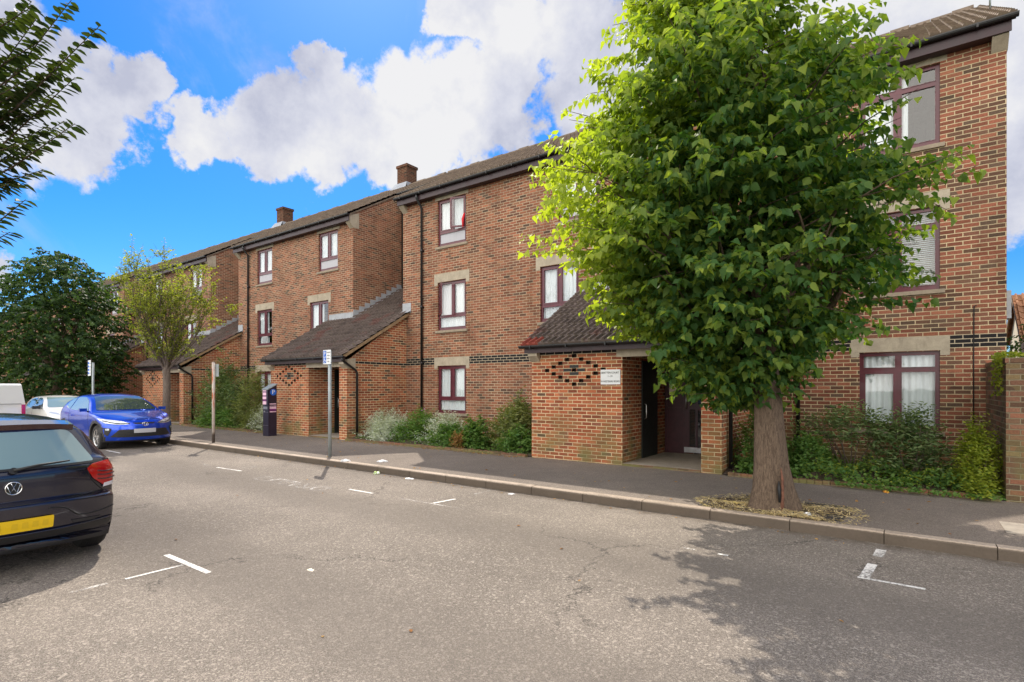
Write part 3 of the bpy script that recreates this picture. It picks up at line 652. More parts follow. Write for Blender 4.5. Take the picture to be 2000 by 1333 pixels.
PSL = .60; ZPE = 2.60
pz = lambda y: ZPE + PSL * (y - 9.83)
porches = []
for k in range(5):
    o = -PER * k; xl, xr = -6.78 + o, -2.68 + o; dl, dr = -4.60 + o, -3.05 + o
    bxr = -5.44 + o; nxl = -2.84 + o           # right edge of the block on the left, left edge of the next one
    w = MB(); cx = -5.70 + o; holes = []; st = .1688
    rowz = lambda r: .06 + r * .075
    cr = 26
    for j in range(-4, 5):
        for s in ((1, -1) if abs(j) < 4 else (1,)):
            rr = cr + s * (4 - abs(j)); x = cx + j * st; holes.append((x - .054, x + .054, rowz(rr) - .001, rowz(rr + 1) + .001 * (j == 0) - .0))
    holes.append((cx - .054, cx + .054, rowz(26), rowz(27)))
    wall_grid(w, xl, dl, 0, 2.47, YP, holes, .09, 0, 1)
    w.face([(dr, YP, 0), (xr, YP, 0), (xr, YP, 2.47), (dr, YP, 2.47)])
    yb = YF
    for x, s in ((xl, -1), (xr, 1)):
        P = [(x, YP, 0), (x, yb + (.0 if s < 0 else .0), 0), (x, yb, pz(yb) - .09), (x, YP, 2.47)]
        if s > 0: P = [(x, YP, 0), (x, YF - .001, 0), (x, YF - .001, pz(yb) - .09), (x, YP, 2.47)]
        w.face(P if s > 0 else P[::-1])
    # inner lobby
    w.face([(dl, YP, 0), (dl, YF, 0), (dl, YF, 2.42), (dl, YP, 2.42)]); w.face([(dr, YF, 0), (dr, YP, 0), (dr, YP, 2.42), (dr, YF, 2.42)])
    w.face([(bxr, YF + .02, 0), (nxl, YF + .02, 0), (nxl, YF + .02, pz(YF) - .1), (bxr, YF + .02, pz(YF) - .1)])
    # darker cross at the heart of the diamond
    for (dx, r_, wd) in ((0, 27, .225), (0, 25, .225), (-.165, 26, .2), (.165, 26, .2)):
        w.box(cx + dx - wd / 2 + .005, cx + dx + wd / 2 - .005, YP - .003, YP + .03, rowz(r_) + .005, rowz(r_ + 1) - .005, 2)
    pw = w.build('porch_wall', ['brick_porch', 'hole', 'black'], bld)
    c = MB(); c.box(dl - .13, dr + .1, YP - .004, YP + .12, 2.29, 2.465); c.build('lintel', 'stone', pw)
    c = MB(); c.face([(dl, YP, 2.4), (dl, YF, 2.4), (dr, YF, 2.4), (dr, YP, 2.4)]); c.build('ceiling', 'ceil', pw)
    c = MB(); c.box(dl + .001, dr - .001, YP + .02, YF, .1, .17); c.build('floor_slab', 'slab', pw); c = MB(); c.box(dl + .002, dr - .002, YP - .03, YP + .02, .1, .165); c.build('brick_step', 'brick_garden', pw)
    # doors
    c = MB(); c.box(dl + .001, dl + .03, 11.0, 11.86, .17, 2.25); gd = c.build('store_door', 'door_green', bld)
    c = MB(); c.tube([(dl + .03, 11.1, 1.0), (dl + .075, 11.1, 1.03), (dl + .075, 11.1, 1.3), (dl + .03, 11.1, 1.33)], .012, 8); c.build('handle', 'steel', gd)
    yd = YF - .08
    c = MB(); xm = dl + .44
    c.box(dl + .03, dl + .09, yd, yd + .06, .17, 2.38); c.box(xm - .03, xm + .03, yd, yd + .06, .17, 2.38); c.box(dr - .06, dr, yd, yd + .06, .17, 2.38); c.box(dl + .09, xm - .03, yd, yd + .06, 2.3, 2.38); c.box(xm + .03, dr - .06, yd, yd + .06, 2.3, 2.38)
    c.box(dl + .09, xm - .03, yd + .015, yd + .05, .17, 1.15); c.box(dl + .09, xm - .03, yd + .015, yd + .05, 1.22, 2.3); c.box(dl + .09, xm - .03, yd, yd + .052, 1.15, 1.22)
    dp = c.build('door_panel', 'door_maroon', bld)
    if k < 1: c = MB(); c.box(dl + .13, dl + .30, yd + .008, yd + .0145, 1.5, 2.0); no = c.build('notice', 'cream', dp)
    c = MB(); a, b = xm + .03, dr - .06
    gx = [(a + .13 + i * .185, a + .13 + i * .185 + .135) for i in range(4)]; gx = [g_ for g_ in gx if g_[1] < b - .05]
    for q in [(a, a + .13)] + [(gx[i][1], gx[i + 1][0]) for i in range(len(gx) - 1)] + [(gx[-1][1], b)]: c.box(*q, yd + .005, yd + .05, .19, 2.28)
    for q in ((.19, .33), (1.18, 1.30), (2.18, 2.28)):
        for g_ in gx: c.box(*g_, yd + .006, yd + .049, *q)
    do = c.build('entrance_door', 'door_maroon', bld)
    c = MB(); c.box(gx[0][0] - .01, gx[-1][1] + .01, yd + .02, yd + .03, .33, 2.18); c.build('pane', 'door_glass', do)
    c = MB(); c.box(a + .01, b - .01, yd - .002, yd + .004, .2, .32); c.build('kick_plate', 'steel', do)
    c = MB(); c.tube([(a + .07, yd, 1.2), (a + .07, yd - .05, 1.22), (a + .07, yd - .05, 1.5), (a + .07, yd, 1.52)], .013, 8); c.build('handle', 'steel', do)
    # porch roof: three strips, the middle one running back into the recess
    r = MB(); x0, x1 = xl - .12, xr + .12
    red = (x0 - .1, x0 + .45) if k == 0 else None
    roof_tiles(r, x0, bxr - .0, 9.83, ZPE, YF, PSL, red=red, rh=.052, lip=.056); roof_tiles(r, bxr, nxl, 9.83, ZPE, 14.7, PSL, gauge=.302, rh=.052, lip=.056); roof_tiles(r, nxl, x1, 9.83, ZPE, YF, PSL, rh=.052, lip=.056)
    for (p, q, ye) in ((x0 + .01, bxr, YF), (bxr, nxl, 14.7), (nxl, x1 - .01, YF)):
        r.face([(p, 9.87, ZPE - .02), (q, 9.87, ZPE - .02), (q, ye, pz(ye) - .045), (p, ye, pz(ye) - .045)], 0); r.face([(p, ye, pz(ye) - .09), (q, ye, pz(ye) - .09), (q, 9.87, ZPE - .06), (p, 9.87, ZPE - .06)], 0)
    pr = r.build('porch_roof', ['tiles_porch', 'tiles_red'] if 'tiles_red' in MATS else ['tiles_porch', 'brick_chimney'], bld)
    v = MB()
    for x in (x0 + .0, x1 - .03):
        v.face([(x, 9.85, ZPE - .075), (x, YF, pz(YF) - .11), (x, YF, pz(YF) - .01), (x, 9.85, ZPE + .02)]); v.face([(x + .03, 9.85, ZPE + .02), (x + .03, YF, pz(YF) - .01), (x + .03, YF, pz(YF) - .11), (x + .03, 9.85, ZPE - .075)]); v.face([(x, 9.85, ZPE - .075), (x + .03, 9.85, ZPE - .075), (x + .03, YF, pz(YF) - .11), (x, YF, pz(YF) - .11)])
        v.build('verge', 'wood', pr); v = MB()
    def apron(xa, xb, y, h=.2):
        fl = MB()
        fl.box(xa, xb, y - .014, y - .002, pz(y) - .02, pz(y) + h); fl.face([(xa, y - .16, pz(y - .16) + .062), (xb, y - .16, pz(y - .16) + .062), (xb, y - .013, pz(y) + .05), (xa, y - .013, pz(y) + .05)]); fl.build('flashing', 'lead', pr)
    apron(-6.85 + o, bxr + .012, YF, .24); apron(nxl - .012, x1 + .1, YF, .3)
    n = 9; fl = MB()
    for i in range(n):      # stepped flashing up the side wall of the recess
        ya, yb2 = YF + (14.7 - YF) * i / n, YF + (14.7 - YF) * (i + 1) / n
        fl.box(bxr + .003, bxr + .014, ya, yb2 + .01, pz(ya) - .02, pz(yb2) + .17)
    fl.face([(bxr + .012, YF - .1, pz(YF - .1) + .07), (bxr + .16, YF - .1, pz(YF - .1) + .064), (bxr + .16, 14.7, pz(14.7) + .064), (bxr + .012, 14.7, pz(14.7) + .07)])
    fl.build('flashing', 'lead', pr)
    f = MB(); f.box(x0 + .03, x1 - .03, 9.885, 9.91, 2.43, ZPE - .03); f.face([(x0 + .03, 9.91, 2.468), (x0 + .03, YP, 2.468), (x1 - .03, YP, 2.468), (x1 - .03, 9.91, 2.468)]); f.build('fascia', 'fascia', pr)
    gm = MB(); gutter_mesh(gm, x0 - .06, x1 + .06, 9.825, ZPE - .02, .05); gm.tube([(xr + .07, 9.83, ZPE - .06), (xr + .07, 9.85, ZPE - .14), (xr + .07, 10.32, 2.18), (xr + .07, 10.36, 2.1), (xr + .07, 10.36, .14)], .036, 10)
    gm.build('porch_gutter', 'gutter', bld)
    ks = MB()
    for (a, b) in ((xl - .015, xl + .22), (xr - .22, xr + .015)):
        prof = [(YP + .3, 2.25), (YP - .006, 2.25), (9.915, 2.37), (9.915, 2.47), (YP + .3, 2.56)]
        ks.face([(a, *p) for p in prof]); ks.face([(b, *p) for p in prof][::-1])
        for i in range(5): p, q = prof[i], prof[(i + 1) % 5]; ks.face([(a, *q), (b, *q), (b, *p), (a, *p)])
        ks.build('kneeler', 'stone', bld); ks = MB()

# name board
s = thing('name_board', 'white name board reading Bratten Court on the brick porch front', 'sign', (-4.86, YP - .02, 1.74))
c = MB(); c.box(-5.07, -4.64, YP - .018, YP - .002, 1.74, 2.04); c.build('board', 'sign_face', s, bevel=.003)
for tx, sz, z in (('BRATTEN COURT', .056, 1.975), ('1 - 24', .052, 1.905), ('34 WESTBURY ROAD', .052, 1.80)):
    text_obj(tx, sz, 'lettering', 'lettering', s, (0, -.001, z - 1.74), (R(90), 0, 0), ext=.001, xs=.86)

# ------------------------------------------------------------------ garden walls and beds
def garden_wall():
    t = thing('garden_wall', 'dark mossy brick garden wall at the right end of the building', 'wall', (1.1, 10.0, .1))
    w = MB(); w.box(1.09, 1.31, 10.0, YF - .02, .0, 2.02); w.box(1.31, 9, 10.0, 10.22, .0, 2.02, skip='-x'); w.build('wall_body', 'brick_garden', t)
    w = MB(); w.box(1.08, 1.32, 9.99, YF - .03, 2.021, 2.09); w.box(1.32, 9, 9.99, 10.23, 2.021, 2.09, skip='-x'); w.build('coping', 'brick_garden', t)
garden_wall()
def edging(x0, x1, label):
    w = MB(); x = x0
    while x < x1 - .05:
        w.box(x, min(x + .105, x1), 9.92 + random.uniform(-.004, .004), 10.03, .08, .185 + random.uniform(-.008, .012)); x += .112
    tag(w.build('bed_edging', 'brick_garden'), label, 'brick edging', 'low brick edgings of the planting beds')
edging(-2.55, 1.05, 'low brick edging of the right end planting bed, behind the big street tree')
edging(-13.25, -6.82, 'low brick edging of the planting bed between the two nearest porches')
edging(-23.9, -17.5, 'low brick edging of the planting bed left of the ticket machine')
g = MB()
for (a, b) in ((-2.66, 1.08), (-13.32, -6.8), (-24.0, -17.46), (-34.6, -28.1)):
    n = 24; yy = [10.03, 10.4, 11, 11.8, YF - .002]
    for i in range(n):
        for j in range(4):
            hx = lambda u, q: .14 + (.05 * math.sin(u * 3.1 + q * 5) + .03 * math.sin(u * 9) + .05 if 0 < q < 4 else .0)
            xa, xb = a + (b - a) * i / n, a + (b - a) * (i + 1) / n
            g.face([(xa, yy[j], hx(xa, j)), (xb, yy[j], hx(xb, j)), (xb, yy[j + 1], hx(xb, j + 1)), (xa, yy[j + 1], hx(xa, j + 1))], 0, True)
structure(g.build('soil', 'earth'))

# ------------------------------------------------------------------ foliage
HEART = (np.array([(0, 0), (-.34, .10), (-.47, .42), (-.20, .80), (0, 1.06), (.20, .80), (.47, .42), (.34, .10)]), [(0, 4, 3, 2, 1), (0, 7, 6, 5, 4)])
LANCE = (np.array([(0, 0), (-.17, .35), (-.12, .72), (0, 1.0), (.12, .72), (.17, .35)]), [(0, 3, 2, 1), (0, 5, 4, 3)])
OVAL = (np.array([(0, 0), (-.27, .3), (-.24, .66), (0, 1.0), (.24, .66), (.27, .3)]), [(0, 3, 2, 1), (0, 5, 4, 3)])
BLADE = (np.array([(0, 0), (-.05, .4), (0, 1.0), (.05, .4)]), [(0, 2, 1), (0, 3, 2)])
def norm(a): return a / np.maximum(np.linalg.norm(a, axis=-1, keepdims=True), 1e-9)
def leaf_object(name, mat, pos, axis, nrm, size, shape=HEART, parent=None, rnd=None, fold=.28, curl=.15):
    pos = np.asarray(pos, float); n = len(pos); axis = norm(np.asarray(axis, float)); nrm = np.asarray(nrm, float)
    nrm = norm(nrm - axis * np.sum(nrm * axis, 1, keepdims=True)); side = np.cross(axis, nrm)
    size = np.broadcast_to(size, (n,)); pts, faces = shape; m = len(pts)
    fo = fold * rng.uniform(.3, 1.6, n); cu = curl * rng.uniform(-.3, 2.2, n)
    P = (pos[:, None, :] + side[:, None, :] * (pts[None, :, 0] * size[:, None])[..., None] + axis[:, None, :] * (pts[None, :, 1] * size[:, None])[..., None]
         + nrm[:, None, :] * ((np.abs(pts[None, :, 0]) * fo[:, None] - (pts[None, :, 1] ** 2) * cu[:, None]) * size[:, None])[..., None])
    V = P.reshape(-1, 3)
    if parent is not None: V = V - np.array(parent.location)
    nf = len(faces); ln = [len(f) for f in faces]
    fi = np.concatenate([np.array(f) for f in faces]); idx = (fi[None, :] + (np.arange(n) * m)[:, None]).ravel()
    me = bpy.data.meshes.new(name); me.vertices.add(len(V)); me.vertices.foreach_set('co', V.ravel())
    me.loops.add(len(idx)); me.loops.foreach_set('vertex_index', idx.astype(np.int32))
    tot = np.tile(ln, n); st = np.concatenate([[0], np.cumsum(tot)[:-1]])
    me.polygons.add(len(tot)); me.polygons.foreach_set('loop_start', st.astype(np.int32)); me.polygons.foreach_set('loop_total', tot.astype(np.int32))
    at = me.attributes.new('rnd', 'FLOAT', 'FACE'); r_ = rng.random(n) if rnd is None else np.clip(rnd, 0, 1); at.data.foreach_set('value', np.repeat(r_, nf).astype(np.float32))
    me.materials.append(MATS[mat]); me.update(calc_edges=True); me.validate()
    o = bpy.data.objects.new(name, me); COL.objects.link(o)
    if parent is not None: o.parent = parent
    return o
def shoots(starts, dirs, length, nleaf, droop=.25, leaf_tilt=.6):
    """leaves set alternately along drooping shoots; returns pos, axis, normal, shoot curves"""
    S = np.asarray(starts); D = norm(np.asarray(dirs)); n = len(S); L = np.broadcast_to(length, (n,))
    ts = (np.arange(nleaf) + .6) / nleaf
    pos = []; ax = []; nm = []; up = np.array([0, 0, 1.0])
    sd = norm(np.cross(D, up) + 1e-6)
    for i, t in enumerate(ts):
        p = S + D * (L * t)[:, None] - up * (droop * L * t * t)[:, None]
        d = norm(D - up * (2 * droop * t))
        s = sd * (1 if i % 2 else -1)
        a = norm(d * .45 + s * .8 + rng.normal(0, .28, (n, 3)) - up * leaf_tilt * rng.uniform(.2, 1.3, (n, 1)))
        nn = norm(up * .9 + D * .35 + rng.normal(0, .38, (n, 3)))
        pos.append(p + rng.normal(0, .012, (n, 3))); ax.append(a); nm.append(nn)
    return np.concatenate(pos), np.concatenate(ax), np.concatenate(nm)
def branch_tree(mb, p, d, length, r, depth, tips, spread=.6, up=.15, n=(2, 3), shrink=.72, segs=4, sides=7):
    p = Vector(p); d = Vector(d).normalized(); pts = [p.copy()]; rs = [r]
    for i in range(segs):
        d = (d + Vector((random.gauss(0, .09), random.gauss(0, .09), random.gauss(0, .06) + up * .3))).normalized()
        p = p + d * length / segs; pts.append(p.copy()); rs.append(r * (1 - (.45 * (i + 1) / segs)))
    mb.tube(pts, rs, max(4, sides), cap=False)
    if depth == 0: tips.append((p.copy(), d.copy())); return
    tips.append((pts[len(pts) // 2].copy(), d.copy()))
    for _ in range(random.randint(*n)):
        nd = (d + Vector((random.gauss(0, spread), random.gauss(0, spread), random.gauss(up, spread * .6)))).normalized()
        q = random.choice(pts[2:]); branch_tree(mb, q, nd, length * shrink * random.uniform(.8, 1.15), rs[-1] * .8, depth - 1, tips, spread, up, n, shrink, segs, sides - 1)

def crown_points(n, centre, zprof, shell=.55, lobes=None):
    """points in an uneven crown: zprof = [(z, radius, cx shift)]"""
    Z = np.array([q[0] for q in zprof]); Rr = np.array([q[1] for q in zprof]); Cx = np.array([q[2] for q in zprof])
    z = rng.uniform(Z[0], Z[-1], n * 4); rad = np.interp(z, Z, Rr); keep = rng.random(n * 4) < (rad / Rr.max()) ** 1.2 + .04
    z = z[keep][:n]; rad = rad[keep][:n]; n = len(z); a = rng.uniform(0, 2 * np.pi, n)
    q = rng.random(n) ** shell
    lob = 1 + .09 * np.sin(a * 3 + z * 2.1) + .10 * np.sin(a * 5 - z * 4.3 + 1) + .08 * np.sin(a * 2 + z * 6.5 + 2) + rng.normal(0, .06, n)
    r = rad * lob * q
    x = centre[0] + np.interp(z, Z, Cx) + r * np.cos(a); y = centre[1] + r * np.sin(a)
    out = np.stack([np.cos(a), np.sin(a), np.full(n, .25)], 1)
    return np.stack([x, y, z], 1), out, q

def street_lime():
    t = thing('street_tree', 'large leafy lime tree with thick grey trunk in front of the right porch', 'tree', (-1.42, 7.72, .12))
    m = MB(); base = Vector((-1.42, 7.72, .1))
    pts = [(0, 0, -.02), (0, 0, .10), (-.01, 0, .28), (-.03, 0, .6), (-.05, .01, 1.0), (-.07, .02, 1.4), (-.10, .03, 1.8), (-.12, .04, 2.3)]
    rs = [.315, .275, .236, .205, .185, .168, .155, .14]
    # trunk with root flare and flutes
    n = 40; rings = []
    for (px, py, pz_), r in zip(pts, rs):
        fl = max(0, (.7 - pz_) / .7)
        ring = []
        for j in range(n):
            a = 2 * math.pi * j / n
            rr = r * (1 + (.04 + .09 * fl) * math.sin(a * 5 + .6) + (.03 + .06 * fl) * math.sin(a * 3 + 2) + .02 * math.sin(a * 9 + pz_ * 3))
            da = (a + 1.05 + math.pi) % (2 * math.pi) - math.pi   # hollow on the street side
            if .1 < pz_ < .7: rr -= .055 * math.exp(-(da / .14) ** 2) * (1 if pz_ < .5 else .6)
            ring.append(len(m.v)); m.v.append((base.x + px + rr * math.cos(a), base.y + py + rr * math.sin(a), base.z + pz_))
        rings.append(ring)
    for i in range(len(rings) - 1):
        for j in range(n): k = (j + 1) % n; m.f.append((rings[i][j], rings[i][k], rings[i + 1][k], rings[i + 1][j])); m.m.append(0); m.sm.append(True); m.uv.append(None)
    top = base + Vector((-.16, .04, 2.2)); tips = []
    for i in range(9):
        a = i * 2.4; d = Vector((math.cos(a) * .55, math.sin(a) * .55, 1.0 if i % 3 else .5))
        branch_tree(m, top - Vector((0, 0, random.uniform(0, .5))), d, random.uniform(.85, 1.1), .085, 2, tips, .42, .2, (2, 3), .68, 4, 8)
    m.build('trunk', 'bark', t)
    # bark wound
    a = -1.05; c = Vector((base.x + .005, base.y, 0)); s = MB(); prev = None
    s.tube([c + Vector((math.cos(a) * .285, math.sin(a) * .285, .12)), c + Vector((math.cos(a + .09) * .258, math.sin(a + .09) * .258, .3)), c + Vector((math.cos(a + .12) * .236, math.sin(a + .12) * .236, .52)), c + Vector((math.cos(a + .08) * .212, math.sin(a + .08) * .212, .66))], [.03, .02, .017, .006], 8, jit=.2)
    s.build('bark_wound', 'bark_wound', t)
    s = MB(); s.tube([c + Vector((math.cos(a - .06) * .265, math.sin(a - .06) * .265, .24)), c + Vector((math.cos(a - .05) * .238, math.sin(a - .05) * .238, .4)), c + Vector((math.cos(a - .05) * .222, math.sin(a - .05) * .222, .5))], [.014, .022, .006], 8); s.build('trunk_hollow', 'black', t)
    zp = [(1.5, .3, .1), (1.9, .85, .05), (2.5, 1.42, .0), (3.2, 1.76, -.05), (4.0, 1.95, -.10), (4.8, 1.97, -.08), (5.5, 1.70, -.05), (6.3, 1.18, -.25), (7.0, .85, -.4), (7.7, .45, -.4)]
    P, out, q = crown_points(4600, (-2.02, 7.78), zp, .42)
    ns = np.sin(P[:, 0] * 4.1 + P[:, 2] * 2.7) + np.sin(P[:, 1] * 4.7 - P[:, 2] * 3.9 + 1) + np.sin(P[:, 2] * 6.1 + P[:, 0] * 2 - P[:, 1] * 2.3)
    kp = (ns > -.75) | (q < .72); P, out = P[kp], out[kp]
    D = out + rng.normal(0, .35, P.shape) + np.array([0, 0, .05]); P0 = P - norm(D) * .25
    pos, ax, nm = shoots(P0, D, rng.uniform(.35, .62, len(P)), 13, .28, .75)
    # drooping and reaching outer sprays
    P2, o2, _ = crown_points(420, (-2.02, 7.78), zp, .02); D2 = o2 + rng.normal(0, .2, P2.shape)
    p2, a2, n2 = shoots(P2 - norm(D2) * .15, D2, rng.uniform(.3, .68, len(P2)), 14, .22, .7)
    P3, o3, _ = crown_points(46, (-2.02, 7.78), zp, .02); D3 = o3 * [1, 1, 1.6] + rng.normal(0, .15, P3.shape); L3 = rng.uniform(.7, 1.05, len(P3))
    for q_ in range(3):
        p3, a3, n3 = shoots(P3 - norm(D3) * .2, norm(D3) + rng.normal(0, .13, D3.shape), L3, 17, .2, .7); p2 = np.concatenate([p2, p3]); a2 = np.concatenate([a2, a3]); n2 = np.concatenate([n2, n3])
    pos = np.concatenate([pos, p2]); ax = np.concatenate([ax, a2]); nm = np.concatenate([nm, n2])
    ok = (pos[:, 2] > 1.38) & ~((pos[:, 0] < -2.9) & (pos[:, 2] < 2.45)); pos, ax, nm = pos[ok], ax[ok], nm[ok]
    dist = np.hypot(pos[:, 0] + 1.86, pos[:, 1] - 7.74) / 2.1; rr = rng.random(len(pos)) ** 1.6 * .6 + np.clip(dist - .8, 0, .6) * .9 + np.clip(pos[:, 2] - 4.6, 0, 2.4) * .17 + np.clip(-(pos[:, 0] + 2.3) / 2, 0, 1) * .75 - .14  # paler outer growth, plus backlight painted in: yellower on top and sunward side
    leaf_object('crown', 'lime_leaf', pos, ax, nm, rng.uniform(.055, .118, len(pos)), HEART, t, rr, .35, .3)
    tw = MB()
    for i in range(0, len(P2), 2):
        s0 = Vector(P2[i]) - Vector(norm(D2[i])) * .9; e = Vector(P2[i]) + Vector(norm(D2[i])) * .35; tw.tube([s0, (s0 + e) / 2 + Vector((0, 0, .06)), e - Vector((0, 0, .05))], [.012, .008, .003], 4, cap=False)
    tw.build('twigs', 'bark', t)
street_lime()

def big_left_tree():
    t = thing('street_tree', 'dense dark green tree overhanging the parked cars at the far left', 'tree', (-32.0, 7.9, .12))
    m = MB(); tips = []; m.tube([(-32, 7.9, .0), (-32, 7.9, .5), (-32, 7.9, 2.5)], [.32, .24, .2], 12, cap=False)
    for i in range(7):
        a = i * 2.4; branch_tree(m, (-32, 7.9, 2.3), (math.cos(a) * .6, math.sin(a) * .6, .9), 1.9, .1, 2, tips, .5, .2)
    m.build('trunk', 'bark', t)
    zp = [(1.1, 1.3, .9), (1.6, 2.2, .3), (2.5, 2.8, 0), (3.6, 3.0, -.1), (5, 2.9, -.1), (6.2, 2.4, -.1), (7.2, 1.6, -.1), (8.0, .6, .0)]
    P, out, q = crown_points(2300, (-32, 7.9), zp, .42); D = out + rng.normal(0, .4, P.shape)
    pos, ax, nm = shoots(P - norm(D) * .3, D, rng.uniform(.4, .8, len(P)), 11, .3, .7)
    leaf_object('crown', 'dark_leaf', pos, ax, nm, rng.uniform(.09, .16, len(pos)), HEART, t, rng.random(len(pos)) ** 1.5)
big_left_tree()
def young_tree(x, y, label, seed=3):
    random.seed(seed)
    t = thing('street_tree', label, 'tree', (x, y, .12))
    m = MB(); tips = []; m.tube([(x, y, 0), (x - .02, y, .8), (x + .03, y, 1.7), (x, y, 2.35)], [.15, .12, .115, .11], 10, cap=False, jit=.05)
    for i in range(11):
        a = i * 2.39; branch_tree(m, (x, y, 2.1 + .03 * i), (math.cos(a) * random.uniform(.4, .95), math.sin(a) * random.uniform(.4, .95), 1), random.uniform(1.0, 1.6), .045, 2, tips, .33, .25, (2, 3), .8, 4, 6)
    m.build('trunk', 'bark_young', t)
    S = []; D = []
    for p, d in tips:
        for _ in range(9):
            S.append(p + Vector((random.gauss(0, .12), random.gauss(0, .12), random.gauss(0, .12)))); D.append(d + Vector((random.gauss(0, .5), random.gauss(0, .5), random.gauss(0, .4))))
    pos, ax, nm = shoots(np.array(S), np.array(D), rng.uniform(.25, .5, len(S)), 12, .15, .5)
    leaf_object('crown', 'young_leaf', pos, ax, nm, rng.uniform(.06, .10, len(pos)), OVAL, t)
    tw = MB()
    for s, d in zip(S, D): d = d.normalized(); tw.tube([s - d * .1, s + d * .4], [.006, .002], 3, cap=False)
    tw.build('twigs', 'bark_young', t)
young_tree(-20.0, 7.85, 'slim young tree with sparse yellow green leaves behind the blue car')
random.seed(11)

def near_tree():
    """tree just left of the camera; only its reaching sprays enter the view"""
    t = thing('street_tree', 'overhanging leafy branches reaching in at the top left', 'tree', (-13.2, 1.2, .0))
    m = MB(); m.tube([(-13.2, 1.2, 0), (-13.2, 1.2, 1.2), (-13.1, 1.2, 3.4)], [.3, .2, .16], 12, cap=False)
    m.build('trunk', 'bark', t)
    m = MB(); S = []; D = []; Ln = []
    fw = Vector((-.5891, .808, 0)); rt = Vector((.808, .5891, 0))
    def W3(u, v, dist): return fw * dist + rt * u * dist + Vector((0, 0, H + v * dist))
    sprays = []   # (start, end) on the tree's side of the street, all ~5-6 m away from the kerb side
    L = [((-1.05, .36), (-.86, .56), 5.3), ((-1.05, .40), (-.815, .655), 5.2), ((-1.05, .42), (-.865, .705), 5.5), ((-1.02, .35), (-.86, .475), 5.1), ((-1.0, .44), (-.875, .60), 5.6), ((-1.03, .47), (-.93, .67), 5.4),
         ((-1.03, .335), (-.925, .375), 5.2), ((-1.06, .32), (-.915, .385), 5.3), ((-1.0, .52), (-.92, .60), 5.0), ((-1.06, .45), (-.90, .53), 5.7), ((-1.04, .5), (-.93, .55), 5.4), ((-1.04, .40), (-.91, .47), 5.5),
         ((-1.04, .55), (-.94, .70), 5.6),  ((-1.05, .39), (-.93, .43), 5.6),
         ((-1.03, .36), (-.863, .40), 5.2), ((-1.0, .345), (-.90, .375), 5.3), ((-1.0, .26), (-.896, .345), 5.1), ((-.99, .25), (-.925, .285), 5.3),
         ((-1.1, .5), (-.96, .6), 5.8), ((-1.1, .45), (-.95, .5), 5.3), ((-1.1, .56), (-.95, .52), 5.5), ((-1.1, .62), (-.97, .66), 5.2), ((-1.1, .47), (-.94, .56), 5.0), ((-1.08, .41), (-.95, .44), 5.0)]
    L += [((-1.06, y0), (-1.06 + dx, y0 + dy), 5.0 + i * .11) for i, (y0, dx, dy) in enumerate(((.60, .12, .09), (.53, .14, .10), (.48, .17, .09), (.44, .12, .06), (.41, .16, .10), (.37, .13, .05), (.36, .18, .12), (.50, .10, .03), (.56, .09, .02), (.43, .19, .16)))]
    hub = Vector((-13.1, 1.2, 3.4))
    ps, axs, nms = [], [], []
    for (a, b, dist) in L:
        p, q = W3(a[0] - .02, a[1], dist), W3(b[0] + (.055 if b[1] > .42 else 0), b[1] + (.01 if b[1] > .42 else 0), dist * random.uniform(.96, 1.0))
        d = q - p; l = d.length; mid = (p + q) / 2 + Vector((0, 0, -.05 * l)); m.tube([p, mid, q], [.012, .008, .003], 5, cap=False)
        m.tube([hub, (hub + p) / 2 + Vector((0, 0, .3)), p], [.05, .03, .012], 6, cap=False)
        n = int(l / .022); side = d.cross(Vector((0, 0, 1))).normalized()
        for i in range(n):
            u = (i + .5) / n; c = p * (1 - u) ** 2 + mid * 2 * u * (1 - u) + q * u * u
            s = side * (1 if i % 2 else -1)
            ps.append(c); axs.append(d.normalized() * .55 + s * .8 + Vector((random.gauss(0, .15), random.gauss(0, .15), -.30 + random.gauss(0, .2)))); nms.append(Vector((random.gauss(0, .25), random.gauss(0, .25), 1)))
    m.build('branches', 'bark', t)
    leaf_object('crown', 'near_leaf', np.array(ps), np.array(axs), np.array(nms), rng.uniform(.08, .13, len(ps)), OVAL, t)
    zp = [(3.2, 1.0, 0), (4.5, 2.0, 0), (6, 2.2, 0), (7.4, 1.0, 0)]
    P, out, q = crown_points(300, (-16.5, .3), zp, .42); D = out + rng.normal(0, .4, P.shape)
    pos, ax, nm = shoots(P, D, .5, 10, .2, .5); leaf_object('crown', 'near_leaf', pos, ax, nm, .1, OVAL, t)
near_tree()

